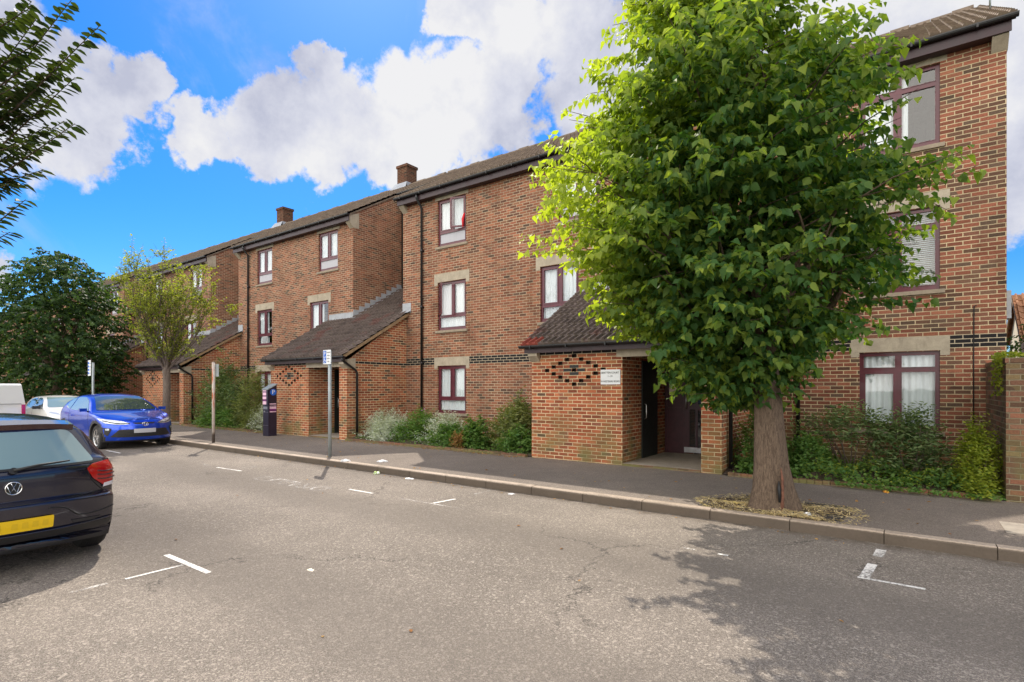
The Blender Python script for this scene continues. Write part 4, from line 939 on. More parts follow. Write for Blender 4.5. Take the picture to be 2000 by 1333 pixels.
def bush(name, label, cat, x, y, rx, ry, h, mat, size, n, shape=OVAL, z0=.15, stems=7, group=None, droop=.1, flowers=0, spiky=0.0):
    n = int(n * 1.6); size *= 1.15
    t = thing(name, label, cat, (x, y, .12), group=group)
    m = MB(); S = []; D = []
    for i in range(stems):
        a = random.uniform(0, 6.28); q = random.uniform(.2, .8); m.tube([(x + random.gauss(0, .06), y + random.gauss(0, .06), .08), (x + math.cos(a) * rx * q * .5, y + math.sin(a) * ry * q * .5, h * .4), (x + math.cos(a) * rx * q, y + math.sin(a) * ry * q, h * random.uniform(.6, .9))], [.014, .01, .004], 5, cap=False)
    m.build('stems', 'bark_young', t)
    a = rng.uniform(0, 2 * np.pi, n); cz = rng.uniform(0, 1, n); rr = np.sqrt(np.clip(1 - (cz * 1.0) ** 2.2, 0.02, 1)) * rng.random(n) ** .35
    lob = 1 + .16 * np.sin(a * 3 + x) + .12 * np.sin(a * 5 + x * 3) + rng.normal(0, .07 + spiky, n)
    zz = z0 + cz * (h - z0) * (1 + rng.normal(0, .06 + spiky, n)) * (1 + .15 * np.sin(a * 2 + x * 2))
    P = np.stack([x + rx * rr * lob * np.cos(a), y + ry * rr * lob * np.sin(a), zz], 1)
    P[:, 1] = np.minimum(P[:, 1], YF - .08)
    D = np.stack([np.cos(a) * .7, np.sin(a) * .7, .35 + cz], 1) + rng.normal(0, .3, (n, 3))
    pos, ax, nm = shoots(P - norm(D) * size * 2, D, size * 4.2, 9, droop, .2)
    pos[:, 2] = np.maximum(pos[:, 2], .16)
    leaf_object('leaves', mat, pos, ax, nm, rng.uniform(size * .7, size * 1.25, len(pos)), shape, t)
    if flowers:
        i = rng.choice(len(P), flowers); leaf_object('flowers', 'flower', np.repeat(P[i] + [0, 0, .1], 6, 0), rng.normal(0, 1, (flowers * 6, 3)), rng.normal(0, 1, (flowers * 6, 3)), .035, OVAL, t)
    return t
G1 = 'shrubs in the bed between the two nearest porches'
bush('shrub', 'silvery grey shrub against the left porch side wall and downpipe', 'shrub', -12.55, 10.9, .75, .75, .88, 'silver_leaf', .05, 560, LANCE, group=G1)
bush('shrub', 'low silvery shrub in front of the big silver one at the bed edge', 'shrub', -12.0, 10.42, .62, .4, .68, 'silver_leaf', .05, 380, LANCE, group=G1)
bush('shrub', 'tall green leafy shrub with purple flowers beside the black downpipe', 'shrub', -11.2, 10.95, .7, .7, .85, 'green_leaf', .075, 330, LANCE, group=G1, flowers=7, spiky=.06)
bush('shrub', 'silver topped shrub under the ground floor window', 'shrub', -9.95, 10.7, .65, .5, .88, 'silver_leaf', .05, 480, LANCE, group=G1, spiky=.04)
bush('shrub', 'fresh green low shrub in front of the silver topped one', 'shrub', -9.55, 10.4, .55, .35, .62, 'green_leaf', .06, 240, OVAL, group=G1)
bush('shrub', 'tall olive green shrub leaning on the left wall of the name board porch', 'shrub', -7.9, 11.15, .9, .8, 1.2, 'olive_leaf', .065, 520, OVAL, group=G1, spiky=.03)
bush('shrub', 'bright green leafy plant at the middle of the bed edge', 'shrub', -8.75, 10.45, .35, .3, .8, 'green_leaf', .07, 150, OVAL, group=G1)
bush('shrub', 'blue green fern like plant at the foot of the name board porch', 'shrub', -7.35, 10.4, .5, .32, .68, 'green_leaf', .09, 150, LANCE, group=G1, droop=.35)
bush('shrub', 'dry yellow tuft at the bed edge', 'shrub', -9.05, 10.15, .16, .12, .5, 'dry_leaf', .05, 60, LANCE, group=G1, stems=3)
bush('climbing_plant', 'thin climbing plant on the wall left of the name board porch', 'plant', -7.15, 12.2, .28, .12, 2.35, 'green_leaf', .06, 120, LANCE, stems=5, spiky=.05)
G2 = 'shrubs in the bed left of the ticket machine'
bush('shrub', 'big dense green shrub behind the rusty sign post', 'shrub', -22.3, 10.9, 1.35, .95, 2.3, 'laurel_leaf', .10, 700, LANCE, group=G2, spiky=.05, flowers=10)
bush('shrub', 'tall loose shrub right of the rusty sign post', 'shrub', -20.3, 11.1, 1.1, .9, 1.9, 'olive_leaf', .09, 430, LANCE, group=G2, spiky=.09)
bush('shrub', 'low dark green shrub at the foot of the big one', 'shrub', -21.6, 10.3, 1.3, .45, .8, 'green_leaf', .08, 330, LANCE, group=G2, droop=.3)
bush('shrub', 'small silvery shrub beside the ticket machine', 'shrub', -18.5, 10.5, .75, .5, .85, 'silver_leaf', .055, 260, LANCE, group=G2, spiky=.05)
bush('shrub', 'pale brownish shrub left of the small silvery shrub', 'shrub', -19.3, 10.45, .55, .4, .75, 'olive_leaf', .06, 160, LANCE, group=G2, spiky=.06)
G3 = 'shrubs in the bed at the right end'
bush('shrub', 'sprawling laurel shrub in front of the right ground floor window', 'shrub', -.8, 11.25, .85, .5, 1.25, 'laurel_leaf', .075, 150, LANCE, group=G3, z0=.75, spiky=.03, stems=9)
bush('shrub', 'leafy green shrub at the right half of the right ground floor window', 'shrub', .05, 11.05, .55, .45, 1.18, 'laurel_leaf', .075, 210, LANCE, group=G3, z0=.35, spiky=.06)
bush('shrub', 'bright yellow green shrub against the dark garden wall', 'shrub', .82, 10.35, .26, .5, 1.0, 'yellow_leaf', .04, 420, OVAL, group=G3, spiky=.03)
bush('shrub', 'dark green hedge like shrub left of the lime trunk', 'shrub', -2.15, 10.75, .45, .55, 1.15, 'green_leaf', .045, 420, OVAL, group=G3)
bush('shrub', 'low green shrub right behind the lime trunk', 'shrub', -1.45, 10.9, .5, .5, .75, 'green_leaf', .05, 300, OVAL, group=G3)
# ivy and ground cover
def cover(x0, x1, y0, y1, n, mat, h, size, name='ground_cover', shape=HEART):
    P = np.stack([rng.uniform(x0, x1, n), rng.uniform(y0, y1, n) , np.zeros(n)], 1)
    P[:, 2] = .17 + h * rng.random(n) * (.55 + .45 * np.sin(P[:, 0] * 4.1) * np.sin(P[:, 1] * 5 + 1))
    A = rng.normal(0, 1, (n, 3)); A[:, 2] *= .4; N = rng.normal(0, .4, (n, 3)) + [0, -.2, 1]
    return leaf_object(name, mat, P, A, N, rng.uniform(size * .6, size * 1.3, n), shape)
tag(cover(-2.5, 1.0, 9.95, 12.2, 5200, 'green_leaf', .34, .055), kind='stuff'); tag(cover(-1.4, 1.0, 9.98, 11.2, 1300, 'yellow_leaf', .42, .04, 'ground_cover', OVAL), kind='stuff')
tag(cover(-.9, 1.05, 9.74, 9.98, 420, 'green_leaf', .05, .045, 'weeds'), kind='stuff'); tag(cover(-13.2, -6.9, 10.1, 12.2, 2500, 'green_leaf', .22, .055), kind='stuff'); tag(cover(-23.9, -17.5, 10.1, 12.2, 1800, 'green_leaf', .22, .06), kind='stuff')
tag(cover(.95, 1.09, 10.05, 11.0, 260, 'green_leaf', .02, .04, 'ivy'), kind='stuff')
def ivy():
    n = 330; z = 2.12 - rng.random(n) ** 1.5 * .55; x = rng.uniform(1.03, 1.30, n); y = rng.uniform(10.05, 10.9, n); hang = rng.random(n) < .6
    x = np.where(hang, 1.05 + rng.normal(0, .02, n), x); z = np.where(hang, z, 2.13 + rng.random(n) * .05)
    P = np.stack([x, y, z], 1); tag(leaf_object('ivy', 'yellow_leaf', P, rng.normal(0, 1, (n, 3)) - [0, 0, .6], rng.normal(0, .4, (n, 3)) + [-.8, -.2, .4], rng.uniform(.03, .06, n), HEART), kind='stuff')
ivy()
# fallen leaves and straw
def litter_leaves(n, x0, x1, y0, y1, z, size, mat='dry_leaf', name='fallen_leaves', shape=OVAL):
    P = np.stack([rng.uniform(x0, x1, n), rng.uniform(y0, y1, n), np.full(n, z)], 1); A = rng.normal(0, 1, (n, 3)); A[:, 2] = .08
    tag(leaf_object(name, mat, P, A, rng.normal(0, .25, (n, 3)) + [0, 0, 1], rng.uniform(size * .6, size * 1.3, n), shape), kind='stuff')
litter_leaves(90, -16, 1.5, 7.25, 9.9, .128, .05); litter_leaves(260, -13.2, -7, 9.72, 10.0, .13, .05); litter_leaves(260, -23.5, -17, 9.7, 10.0, .13, .05); litter_leaves(60, -19, 2, 6.85, 7.06, .006, .04)
litter_leaves(12, -9, 0, 2.2, 6.0, .006, .05)
n = 5200; a = rng.uniform(0, 6.28, n); q = .27 + .55 * rng.random(n) ** 1.1
P = np.stack([-1.38 + q * np.cos(a) * 1.25, np.clip(7.68 + q * np.sin(a) * .9, 7.22, 8.6), .127 + .03 * rng.random(n)], 1); P[:, 2] += .02 * np.sin(a * 4)
A = rng.normal(0, 1, (n, 3)); A[:, 2] *= .15
tag(leaf_object('straw', 'straw', P, A, rng.normal(0, .3, (n, 3)) + [0, 0, 1], rng.uniform(.02, .075, n), BLADE), kind='stuff')
g = MB(); pts = [(-1.38 + .86 * math.cos(i * .3927 + .2) * (1 + .1 * math.sin(i * 2)), max(7.22, 7.7 + .56 * math.sin(i * .3927 + .2)), .1245) for i in range(16)]; g.face(pts); structure(g.build('soil_patch', 'earth'))
g = MB()
for (x, y, w, d) in ((-.72, 7.42, .2, .14), (-.70, 7.60, .2, .13), (-2.15, 7.34, .2, .13), (-.86, 8.25, .5, .07), (-1.75, 8.28, .35, .06)): g.box(x - w / 2, x + w / 2, y - d / 2, y + d / 2, .1, .13)
structure(g.build('paving_setts', 'cladding'))
g = MB(); g.box(.86, 1.75, 7.85, 8.45, .1, .127); structure(g.build('access_cover', 'slab'))
# litter
def crumple(name, label, x, y, z, s, mats, seed, cat='litter', flat=.35):
    r = random.Random(seed); bm = bmesh.new(); bmesh.ops.create_icosphere(bm, subdivisions=3, radius=1)
    for v in bm.verts:
        c = v.co; k = 1 + .35 * math.sin(c.x * 4 + seed) * math.sin(c.y * 5) + r.uniform(-.16, .16); v.co = Vector((c.x * k * s, c.y * k * s * .6, max(-.3, c.z) * k * s * flat))
    me = bpy.data.meshes.new(name); bm.to_mesh(me); bm.free()
    for q in mats: me.materials.append(MATS[q])
    for p in me.polygons: p.material_index = 0 if r.random() < .7 else len(mats) - 1
    o = bpy.data.objects.new(name, me); COL.objects.link(o); o.location = (x, y, z + .3 * s * flat); o.rotation_euler.z = seed; return tag(o, label, cat)
crumple('litter', 'crumpled white paper on the kerb just right of the grey sign post', -9.55, 7.15, .124, .09, ['litter_white'], 1)
crumple('litter', 'white and green wrapper in the gutter below the lit pavement patch', -8.35, 6.98, 0, .09, ['litter_green', 'litter_white'], 2)
crumple('litter', 'flat white scrap in the gutter, right of the green wrapper', -7.4, 6.95, 0, .09, ['litter_white'], 3, flat=.12)
crumple('litter', 'pale plastic bag on the pavement behind the kerb', -8.9, 7.6, .12, .1, ['litter_white'], 4, flat=.25)
crumple('litter', 'yellow and red wrapper at the edge of the right bed', -.26, 9.8, .12, .06, ['litter_yellow', 'litter_red'], 5)
crumple('litter', 'crushed grey can beside the lime trunk', -.98, 7.42, .13, .045, ['steel'], 6, flat=.7)
crumple('litter', 'small white scrap in the gutter near the middle kerb joint', -5.05, 6.9, 0, .05, ['litter_white'], 7, flat=.2)
crumple('litter', 'torn pale cardboard scrap on the road in the foreground', -1.85, 2.42, 0, .05, ['cream'], 8, flat=.12)
crumple('litter', 'pale leaf like scrap on the road between the bay lines', -4.45, 2.95, 0, .04, ['cream'], 9, flat=.12)

# ------------------------------------------------------------------ street furniture
def post(x, y, h, label, mat='post_grey'):
    t = thing('sign_post', label, 'sign post', (x, y, .12)); m = MB(); m.tube([(x, y, .1), (x, y, h)], .04, 14); m.tube([(x, y, h), (x, y, h + .012)], .044, 14)
    m.build('pole', mat, t); return t
t = post(-10.5, 7.45, 2.50, 'grey steel post with small disabled parking sign in front of the left porch')
m = MB(); m.box(-10.68, -10.40, 7.40, 7.407, 2.20, 2.52); pl = m.build('sign_plate', 'sign_face', t, bevel=.002)
m = MB(); m.box(-10.665, -10.565, 7.396, 7.3995, 2.37, 2.50); m.box(-10.665, -10.565, 7.396, 7.3995, 2.225, 2.355); m.build('symbol_panel', 'blue_sign', pl)
def loc_in(parent_chain, w):
    v = Vector(w)
    for p in parent_chain: v -= Vector(p.location)
    return tuple(v)
text_obj('P', .12, 'symbol', 'white', pl, loc_in([t], (-10.615, 7.3955, 2.435)), (R(90), 0, 0), ext=.0005)
m = MB(); m.tube([(-10.64 + .03 * math.cos(a * .5) + .028, 7.3945, 2.265 + .03 * math.sin(a * .5)) for a in range(12)], .0045, 5); m.tube([(-10.622, 7.3945, 2.33), (-10.618, 7.3945, 2.285), (-10.595, 7.3945, 2.283), (-10.585, 7.3945, 2.25)], .006, 5); m.tube([(-10.622, 7.3945, 2.338), (-10.622, 7.3945, 2.348)], .008, 6); m.build('symbol', 'white', pl)
for i, w in enumerate(('Disabled', 'badge', 'holders', 'only')): text_obj(w, .042, 'lettering', 'lettering', pl, loc_in([t], (-10.485, 7.3985, 2.465 - i * .068)), (R(90), 0, 0), ext=.0005)
def rust_mat():
    m, k = newmat('rust_post'); tc = k.n('ShaderNodeTexCoord').outputs['Object']; s = k.sep(tc)
    n = k.noise(k.vm('MULTIPLY', tc, (6, 6, 1.2)), 2.2, 5, .65); ob = k.mr(n, .44, .56, 0, 1, True)
    hi = k.math('MULTIPLY', k.mr(s[2], .9, 1.2, 0, 1), k.mr(s[2], 1.9, 2.2, 1, 0)); c = k.mix(k.math('MULTIPLY', ob, k.math('MULTIPLY_ADD', hi, .8, .2)), (.48, .44, .39), (.42, .10, .03))
    c = k.mix(k.mr(s[2], .22, .32, .9, 0), c, (.05, .035, .03)); finish(k, c, .7)
rust_mat()
t = post(-15.8, 7.4, 2.38, 'rusty white painted post with a sign seen from behind', 'rust_post')
m = MB(); m.box(-15.99, -15.60, 7.445, 7.452, 1.98, 2.33); m.box(-15.97, -15.62, 7.435, 7.4445, 2.24, 2.27); m.build('sign_plate', 'post_grey', t, bevel=.002)
t = post(-25.4, 7.4, 2.62, 'distant thin grey post with a narrow white sign beside the parked cars')
m = MB(); m.box(-25.72, -25.42, 7.33, 7.337, 2.12, 2.72); pl = m.build('sign_plate', 'sign_face', t)
m = MB()
for i in range(4): m.box(-25.70, -25.58, 7.326, 7.3295, 2.18 + i * .13, 2.26 + i * .13); m.box(-25.55, -25.45, 7.326, 7.3295, 2.2 + i * .13, 2.215 + i * .13)
m.build('symbol_panel', 'blue_sign', pl)

def ticket_machine():
    x, y = -16.55, 9.5; t = thing('ticket_machine', 'dark navy parking ticket machine with a blue P sign beside the left porch', 'ticket machine', (x, y, .12))
    x0, x1, y0, y1 = x - .17, x + .15, y - .13, y + .15
    m = MB(); prof = [(y0, .12), (y0, 1.22), (y0 - .0, 1.25), (y0 + .02, 1.62), (y1, 1.76), (y1, .12)]
    m.face([(x1, *p) for p in prof]); m.face([(x0, *p) for p in prof][::-1])
    for p, q in zip(prof, prof[1:]): m.face([(x0, *p), (x1, *p), (x1, *q), (x0, *q)])
    b = m.build('cabinet', 'navy', t, bevel=.008)
    m = MB(); m.face([(x0 - .02, y0 - .02, 1.60), (x1 + .02, y0 - .02, 1.60), (x1 + .02, y1 + .02, 1.77), (x0 - .02, y1 + .02, 1.77)]); m.face([(x0 - .02, y1 + .02, 1.80), (x1 + .02, y1 + .02, 1.80), (x1 + .02, y0 - .02, 1.63), (x0 - .02, y0 - .02, 1.63)])
    m.face([(x0 - .02, y0 - .02, 1.60), (x0 - .02, y0 - .02, 1.63), (x1 + .02, y0 - .02, 1.63), (x1 + .02, y0 - .02, 1.60)]); m.face([(x1 + .02, y0 - .02, 1.60), (x1 + .02, y0 - .02, 1.63), (x1 + .02, y1 + .02, 1.80), (x1 + .02, y1 + .02, 1.77)]); m.build('hood', 'post_grey', t)
    m = MB()
    for z, h, mt in ((1.545, .035, 0), (1.42, .09, 0), (1.30, .08, 0), (1.13, .1, 0)): m.box(x0 + .02, x1 - .1, y0 - .022, y0 - .016, z, z + h, mt)
    for z, h in ((1.51, .03), (1.385, .03), (1.24, .05)): m.box(x0 + .02, x1 - .1, y0 - .022, y0 - .016, z, z + h, 1)
    m.box(x0 + .01, x1 - .02, y0 - .015, y0 - .002, 1.1, 1.6, 2)
    m.build('front_panel', ['pinkw', 'purple', 'navy'], t)
    m = MB(); m.box(x0 + .05, x1 - .06, y0 - .02, y0 - .001, .98, 1.06); m.tube([(x0 + .1, y0 - .001, .9), (x0 + .1, y0 - .02, .9)], .025, 10); m.box(x0 + .01, x1 - .01, y0 - .006, y0 - .001, .88, .886); m.box(x0 + .01, x1 - .01, y0 - .006, y0 - .001, .46, .466); m.build('coin_slot', 'steel', t)
    m = MB(); m.tube([(x1 + .0015, y + .03, 1.52), (x1 + .006, y + .03, 1.52)], .105, 24); d = m.build('sign_disc', 'blue_sign', t)
    text_obj('P', .19, 'symbol', 'white', d, loc_in([t], (x1 + .0075, y + .03, 1.52)), (R(90), 0, R(90)), ext=.001)
    m = MB()
    for z, h, mt in ((1.13, .03, 0), (.99, .10, 0), (.93, .06, 1), (.88, .03, 0), (1.06, .02, 1)): m.box(x1 + .001, x1 + .004, y - .09, y + .13, z, z + h, mt)
    m.build('notice', ['pinkw', 'purple'], t)
ticket_machine()

# ------------------------------------------------------------------ cars
def catmull(pts, per=4):
    P = [Vector(p) for p in pts]; P = [P[0]] + P + [P[-1]]; out = []
    for i in range(1, len(P) - 2):
        for j in range(per):
            t = j / per; a, b, c, d = P[i - 1], P[i], P[i + 1], P[i + 2]
            out.append(.5 * ((2 * b) + (c - a) * t + (2 * a - 5 * b + 4 * c - d) * t * t + (3 * b - a - 3 * c + d) * t ** 3))
    out.append(P[-2]); return out
def sstep(a, b, x): t = max(0, min(1, (x - a) / (b - a))); return t * t * (3 - 2 * t)

class Car:
    def __init__(s, name, label, cat, loc, rz, profile, L, w, belt, roofw, paint, sill=.2, wheels=(), wr=.31, front_bow=.22, rear_bow=.14, plan=.10, roof_crown=.05, cladding=False):
        s.t = thing(name, label, cat, loc, rz); s.L, s.w, s.belt = L, w, belt; s.wr = wr; s.wheels = wheels
        top = catmull(profile, 4); zt = max(p.y for p in top); n = len(top); x0, x1 = profile[0][0], profile[-1][0]
        def half(x, z):
            k = abs(2 * x / L); base = w * (1 - plan * k ** 4)
            if z > belt: base *= 1 - (1 - roofw) * ((z - belt) / (zt - belt)) ** 1.15
            else: base *= 1 - .06 * ((belt - .12 - z) / belt) ** 2
            return base
        s.half = half
        NV, NS = 16, 9; V = []; rings = []
        for i, p in enumerate(top):
            u = i / (n - 1); bx = x0 + (x1 - x0) * sstep(.12, .88, u) if True else 0
            bx = max(min(p.x, x0 - .06), x1 + .06) if 0 < i < n - 1 else p.x
            bz = sill if 0 < i < n - 1 else p.y
            if i in (0, n - 1): bz = p.y - .015
            ring = []
            def put(x, z, v, W_):
                bow = abs(v) ** 2.6; dx = 0
                dx -= front_bow * bow * sstep(L / 2 - .9, L / 2 - .1, x); dx += rear_bow * bow * sstep(L / 2 - .7, L / 2 - .08, -x)
                zz = z - (roof_crown * bow if z > belt + .1 else .02 * bow)
                ring.append(len(V)); V.append((x + dx, v * W_, zz))
            for j in range(NV + 1): v = 1 - 2 * j / NV; put(p.x, p.y, math.sin(v * math.pi / 2) * .35 + v * .65, half(p.x, p.y))
            for j in range(1, NS): q = j / NS; x, z = p.x + (bx - p.x) * q, p.y + (bz - p.y) * q; put(x, z, -1, half(x, z))
            for j in range(NV + 1): v = -1 + 2 * j / NV; put(bx, bz, math.sin(v * math.pi / 2) * .35 + v * .65, half(bx, bz))
            for j in range(1, NS): q = 1 - j / NS; x, z = p.x + (bx - p.x) * q, p.y + (bz - p.y) * q; put(x, z, 1, half(x, z))
            rings.append(ring)
        F = []; m = len(rings[0])
        for i in range(n - 1):
            for j in range(m): k = (j + 1) % m; F.append((rings[i][j], rings[i][k], rings[i + 1][k], rings[i + 1][j]))
        F.append(tuple(reversed(rings[0]))); F.append(tuple(rings[-1]))
        me = bpy.data.meshes.new('body'); me.from_pydata(V, [], F); bm = bmesh.new(); bm.from_mesh(me); bmesh.ops.remove_doubles(bm, verts=bm.verts, dist=.0008); bmesh.ops.recalc_face_normals(bm, faces=bm.faces); bm.to_mesh(me); bm.free()
        tmp = bpy.data.objects.new('tmp', me); COL.objects.link(tmp); tmp.modifiers.new('s', 'SUBSURF').levels = 1
        bpy.context.view_layer.update(); dg = bpy.context.evaluated_depsgraph_get(); full = bpy.data.meshes.new_from_object(tmp.evaluated_get(dg))
        b2 = bmesh.new(); b2.from_mesh(full); s.bvh = BVHTree.FromBMesh(b2); b2.free()
        cut = []
        for (wx) in wheels:
            bm = bmesh.new(); bmesh.ops.create_cone(bm, cap_ends=True, segments=40, radius1=wr + .055, radius2=wr + .055, depth=w * 2 + .6, matrix=Matrix.Translation((wx, 0, wr - .0)) @ Matrix.Rotation(R(90), 4, 'X'))
            cm = bpy.data.meshes.new('c'); bm.to_mesh(cm); bm.free(); co = bpy.data.objects.new('c', cm); COL.objects.link(co); cut.append(co)
            md = tmp.modifiers.new('b', 'BOOLEAN'); md.object = co; md.operation = 'DIFFERENCE'; md.solver = 'EXACT'
        bpy.context.view_layer.update(); dg = bpy.context.evaluated_depsgraph_get(); res = bpy.data.meshes.new_from_object(tmp.evaluated_get(dg))
        for c in cut: bpy.data.objects.remove(c)
        bpy.data.objects.remove(tmp)
        res.materials.clear(); res.materials.append(MATS[paint]); res.materials.append(MATS['cladding'])
        for p in res.polygons:
            p.use_smooth = True; c = p.center; p.material_index = 0
            r_ = min((math.hypot(c.x - wx, c.z - wr) for wx in wheels), default=9)
            if r_ < wr + .057 and abs(p.normal.y) < .5 and c.z < wr * 2 + .08: p.material_index = 1; p.use_smooth = False
            elif cladding and ((c.z < .36 and abs(c.x) < 1.5) or r_ < wr + .13) and abs(c.y) > w * .6: p.material_index = 1
            elif c.z < .24: p.material_index = 1
        res.name = 'body'; s.body = bpy.data.objects.new('body', res); COL.objects.link(s.body); s.body.parent = s.t
        es = s.body.modifiers.new('e', 'EDGE_SPLIT'); es.split_angle = R(38)
        m_ = MB(); m_.box(-L / 2 + .35, L / 2 - .35, -w + .28, w - .28, .2, .5); m_.build('underbody', 'black', s.t, world=False)
        for wx in wheels:
            for sg in (-1, 1): s.wheel(wx, sg)
    def wheel(s, wx, sg):
        r = s.wr; W_ = .205; y1 = sg * (s.w - .035); y0 = y1 - sg * W_
        m = MB(); n = 36; prof = [(r * .66, y1 - sg * .012), (r * .70, y1), (r * .93, y1 - sg * .004), (r, y1 - sg * .035), (r, y0 + sg * .035), (r * .93, y0), (r * .66, y0)]
        for a in range(n):
            t0, t1 = 2 * math.pi * a / n, 2 * math.pi * (a + 1) / n
            for (ra, ya), (rb, yb) in zip(prof, prof[1:]):
                m.face([(wx + ra * math.cos(t0), ya, r + ra * math.sin(t0)), (wx + ra * math.cos(t1), ya, r + ra * math.sin(t1)), (wx + rb * math.cos(t1), yb, r + rb * math.sin(t1)), (wx + rb * math.cos(t0), yb, r + rb * math.sin(t0))], 0, True)
            if a % 1 == 0:  # tread grooves
                pass
        for gy in (.06, .10, .145): 
            for a in range(n):
                t0, t1 = 2 * math.pi * a / n, 2 * math.pi * (a + 1) / n; ya, yb = y1 - sg * gy, y1 - sg * (gy + .008); q = r + .0015
                m.face([(wx + q * math.cos(t0), ya, r + q * math.sin(t0)), (wx + q * math.cos(t1), ya, r + q * math.sin(t1)), (wx + q * math.cos(t1), yb, r + q * math.sin(t1)), (wx + q * math.cos(t0), yb, r + q * math.sin(t0))], 1)
        w_ = m.build('wheel', ['rubber', 'black'], s.t, world=False)
        m = MB(); yo = y1 - sg * .02; yi = y1 - sg * .07
        for a in range(n):
            t0, t1 = 2 * math.pi * a / n, 2 * math.pi * (a + 1) / n
            for (ra, ya, rb, yb) in ((r * .68, y1 - sg * .008, r * .60, yo), (r * .60, yo, r * .58, yi - sg * .03)):
                m.face([(wx + ra * math.cos(t0), ya, r + ra * math.sin(t0)), (wx + ra * math.cos(t1), ya, r + ra * math.sin(t1)), (wx + rb * math.cos(t1), yb, r + rb * math.sin(t1)), (wx + rb * math.cos(t0), yb, r + rb * math.sin(t0))], 0, True)
        for a in range(5):
            for da in (-.13, .13):
                t_ = a * 2 * math.pi / 5 + .3; d0 = Vector((math.cos(t_), 0, math.sin(t_))); d1 = Vector((math.cos(t_ + da), 0, math.sin(t_ + da))); c = Vector((wx, 0, r))
                pa = c + d0 * r * .10 + Vector((0, y1 - sg * .035, 0)); pb = c + d1 * r * .63 + Vector((0, yo - sg * .008, 0)); ax = (pb - pa) / 2; sd_ = ax.cross(Vector((0, 1, 0))).normalized() * .014
                m.obox((pa + pb) / 2, ax, sd_, Vector((0, .012, 0)))
        m.tube([(wx, y1 - sg * .07, r), (wx, y1 - sg * .03, r)], r * .16, 14)
        m.build('rim', 'alloy', w_, world=False)
        m = MB(); m.tube([(wx, y1 - sg * .085, r), (wx, y1 - sg * .08, r)], r * .6, 24); m.build('brake_disc', 'cladding', w_, world=False)
    def patch(s, poly, axis, sg, mat, name, parent=None, off=.004, res=.05, thick=0.0):
        """a panel, lens or pane that lies on the body: convex outline cut from a grid and laid onto the surface"""
        xs = [p[0] for p in poly]; ys = [p[1] for p in poly]; bm = bmesh.new()
        nx = max(2, int((max(xs) - min(xs)) / res)); ny = max(2, int((max(ys) - min(ys)) / res))
        grid = [[bm.verts.new((min(xs) + (max(xs) - min(xs)) * i / nx, min(ys) + (max(ys) - min(ys)) * j / ny, 0)) for j in range(ny + 1)] for i in range(nx + 1)]
        for i in range(nx):
            for j in range(ny): bm.faces.new((grid[i][j], grid[i + 1][j], grid[i + 1][j + 1], grid[i][j + 1]))
        ar = sum(poly[i][0] * poly[(i + 1) % len(poly)][1] - poly[(i + 1) % len(poly)][0] * poly[i][1] for i in range(len(poly)))
        P = poly if ar > 0 else poly[::-1]
        for i in range(len(P)):
            a, b = Vector((*P[i], 0)), Vector((*P[(i + 1) % len(P)], 0)); d = b - a
            if d.length < 1e-5: continue
            bmesh.ops.bisect_plane(bm, geom=bm.verts[:] + bm.edges[:] + bm.faces[:], plane_co=a, plane_no=(d.y, -d.x, 0), clear_outer=True)
        if not bm.verts: bm.free(); return None
        for v in bm.verts:
            a, b = v.co.x, v.co.y
            o, d = ((Vector((sg * 6, a, b)), Vector((-sg, 0, 0))) if axis == 'x' else (Vector((a, sg * 6, b)), Vector((0, -sg, 0))) if axis == 'y' else (Vector((a, b, 6)), Vector((0, 0, -1))))
            hit, nrm, _, _ = s.bvh.ray_cast(o, d)
            if hit is None: hit, nrm, _, _ = s.bvh.find_nearest(o + d * 5); nrm = -d
            if nrm.dot(d) > 0: nrm = -nrm
            v.co = hit + nrm * off
        if thick:
            ex = bmesh.ops.extrude_face_region(bm, geom=bm.faces[:]); dd = Vector((sg, 0, 0)) if axis == 'x' else Vector((0, sg, 0)) if axis == 'y' else Vector((0, 0, 1))
            for v in [e for e in ex['geom'] if isinstance(e, bmesh.types.BMVert)]: v.co += dd * thick
        bmesh.ops.recalc_face_normals(bm, faces=bm.faces)
        me = bpy.data.meshes.new(name); bm.to_mesh(me); bm.free(); me.materials.append(MATS[mat])
        dd = Vector((sg, 0, 0)) if axis == 'x' else Vector((0, sg, 0)) if axis == 'y' else Vector((0, 0, 1))
        if not thick and len(me.polygons) and sum((p.normal.dot(dd) for p in me.polygons)) < 0: me.flip_normals()
        for p in me.polygons: p.use_smooth = not thick
        o = bpy.data.objects.new(name, me); COL.objects.link(o); o.parent = parent or s.t; return o
    def strip(s, pts, axis, sg, w, mat, name, parent=None, off=.004):
        """thin groove or trim line laid on the surface through 2D points"""
        m = MB(); P = []
        for (a, b) in catmull([(p[0], p[1]) for p in pts], 6):
            o, d = ((Vector((sg * 6, a, b)), Vector((-sg, 0, 0))) if axis == 'x' else (Vector((a, sg * 6, b)), Vector((0, -sg, 0))) if axis == 'y' else (Vector((a, b, 6)), Vector((0, 0, -1))))
            hit, nrm, _, _ = s.bvh.ray_cast(o, d)
            if hit is None: continue
            P.append(hit + (nrm if nrm.dot(d) < 0 else -nrm) * off)
        if len(P) > 1: m.tube(P, w, 6); return m.build(name, mat, parent or s.t, world=False)
def rounded(poly, r, n=3):
    out = []; N = len(poly)
    for i in range(N):
        a, b, c = Vector(poly[i - 1]), Vector(poly[i]), Vector(poly[(i + 1) % N]); u = (a - b); v = (c - b); rr = min(r, u.length * .45, v.length * .45); p = b + u.normalized() * rr; q = b + v.normalized() * rr
        for j in range(n + 1): t = j / n; out.append(tuple(p * (1 - t) ** 2 + b * 2 * t * (1 - t) + q * t * t))
    return out

